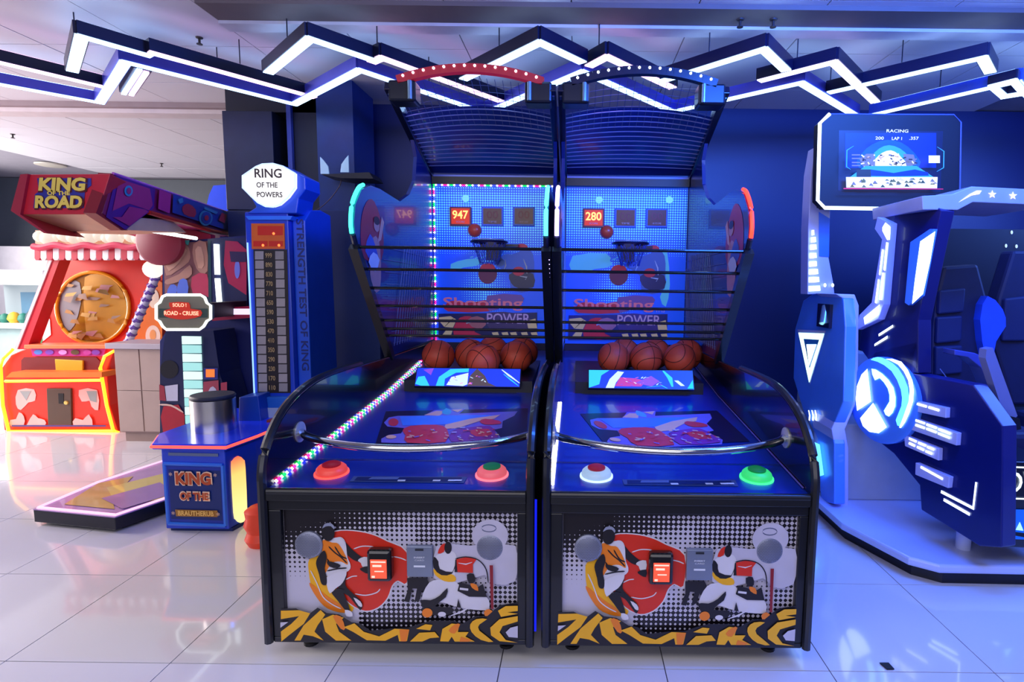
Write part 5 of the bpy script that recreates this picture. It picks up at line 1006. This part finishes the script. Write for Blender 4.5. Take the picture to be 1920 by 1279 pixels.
# head with shield
hp = [(462, 400), (480, 388), (470, 370), (456, 350), (456, 330), (482, 312), (505, 305), (530, 310), (556, 324), (572, 332), (573, 355), (560, 372), (556, 400)]
put('tower_head', M().prism(PL(hp, ('y', QY-.02)), (0, .22, 0)), tb2, T, bev=.008)
shd = [(455, 330), (480, 313), (492, 308), (512, 307), (530, 312), (553, 325), (553, 352), (540, 370), (524, 384), (512, 388), (498, 387), (484, 380), (470, 367), (455, 352)]
sl_ = put('shield_sign', M().prism(PL(shd, ('y', QY-.05)), (0, .03, 0)), E('#ffffff', 1.0), T); put('shield_rim', M().tube(PL(shd, ('y', QY-.05)), .006, 6, closed=True), E('#b8d0ff', 1.5), T, parent=sl_)
mb = M()
for s_, X, Y, h, w in (('RING', 503, 325, .06, .18), ('OF THE', 501, 347, .035, .14), ('POWERS', 506, 365, .035, .17)): text_m(mb, s_, (at(X, Y, ('y', QY-.05)), (1, 0, 0), (0, 0, 1), (0, -1, 0)), h, wid=w, depth=.003, bold=.02)
put('shield_lettering', mb, P('#4a3c3a', .5), T, parent=sl_)
# orange glove/cushion at the right edge of the tester
og = P('#e8401c', .45, bump=.2); c = at(482, 1000, ('y', 3.05))
T3 = thing('orange_plastic_stool', 'orange-red ribbed plastic tub peeking out between tester and left basketball machine', 'tub', (c.x+.03, 3.05, 0))
put('tub_body', M().lathe(Vector((c.x+.03, 3.05, 0)), (0, 0, 1), [(.07, 0), (.09, .04), (.075, .08), (.092, .12), (.08, .16), (.085, .20), (.06, .22)], 24), og, T3)
c = at(486, 880, ('y', 3.6)); T4 = thing('orange_prize_bin', 'orange panel with white swirls right behind the tester base', 'bin', (c.x+.08, 3.65, 0))
put('bin_panel', M().prism(PL([(480, 838), (500, 830), (510, 830), (510, 905), (486, 912), (478, 880)], ('y', 3.62)), (0, .2, 0)), P('#c85028', .4), T4); put('bin_foot', M().box(c.x+.03, c.x+.1, 3.66, 3.8, 0, .56), P('#802810', .5), T4)
# blue fin peeking above the marquee arm
c = at(412, 380, ('y', 5.6)); o = thing('blue_sign_fin', 'bright blue rounded fin rising behind the marquee arm', 'sign', (c.x, 5.6, 0))
put('fin_panel', M().prism(smooth([tuple(v) for v in PL([(385, 395), (392, 365), (400, 348), (425, 346), (428, 400)], ('y', 5.6))], 1), (0, .1, 0)), P('#1450ff', .35), o); put('fin_post', M().box(c.x-.03, c.x+.05, 5.62, 5.68, 0, 2.2), P('#0c2c90', .4), o)

# ------------------------------------------------------------------ far left background
def far_machine(name, px0, px1, ptop, pbot, y, c1, c2, lab, em):
    a_ = at(px0, ptop, ('y', y)); b_ = at(px1, pbot, ('y', y)); t = thing(name, lab, 'arcade machine', ((a_.x+b_.x)/2, y, 0))
    h = a_.z; put('cabinet', M().box(a_.x, b_.x, y+.05, y+.9, 0, h*.48), c1, t, bev=.02)
    put('header', M().box(a_.x, b_.x, y, y+.9, h-.22, h), c2, t, bev=.02)
    put('interior', M().box(a_.x+.06, b_.x-.06, y+.5, y+.86, h*.48, h-.22), em, t)
    for xx in (a_.x+.02, b_.x-.07): put('corner_post', M().box(xx, xx+.05, y+.02, y+.07, h*.48, h-.22), c2, t)
    put('shelf', M().box(a_.x, b_.x, y-.06, y+.3, h*.46, h*.5), c2, t, bev=.01)
    random.seed(int(px0+500))
    for i in range(7):
        x_ = a_.x+.15+(b_.x-a_.x-.3)*i/6; r = random.uniform(.07, .1)
        put('toy', M().lathe(Vector((x_, y+.25, h*.5)), (0, 0, 1), [(r*.6, 0), (r, r*.7), (r*.8, r*1.4), (r*.5, r*1.8), (0, r*2)], 12), P(random.choice(['#2c8c4c', '#207868', '#e8b030', '#d8e8f0', '#304a50', '#58c070']), .5), t)
    return t
area('window_glow', (-8.4, 6.3, 2.6), (-8.0, 8.4, 1.2), 2.0, 1.0, (.9, .95, 1), 50)
far_machine('claw_machine', -70, 96, 505, 700, 8.2, P('#bfe0dc', .4), P('#f2f6fa', .4), 'bright white claw machine full of green toys at the far left', E('#dff0f8', .35))
w_ = at(40, 470, ('y', 9.7)); put('far_partition', M().box(-11, -7.0, 9.6, 9.7, 0, at(40, 462, ('y', 9.6)).z), P('#c4c0c8', .7), props={'kind': 'structure'})
bpy.data.objects['far_partition'].name = 'wall_partition'
t = thing('wall_poster', 'blue-grey poster panel behind the far-left claw machine', 'poster', at(57, 575, ('y', 8.6))); put('poster_sheet', M().prism(PL([(38, 548), (76, 548), (72, 600), (42, 602)], ('y', 8.66)), (0, .02, 0)), P('#5a8aa8', .5), t)
x_ = at(-6, 700, ('y', 6.2)).x
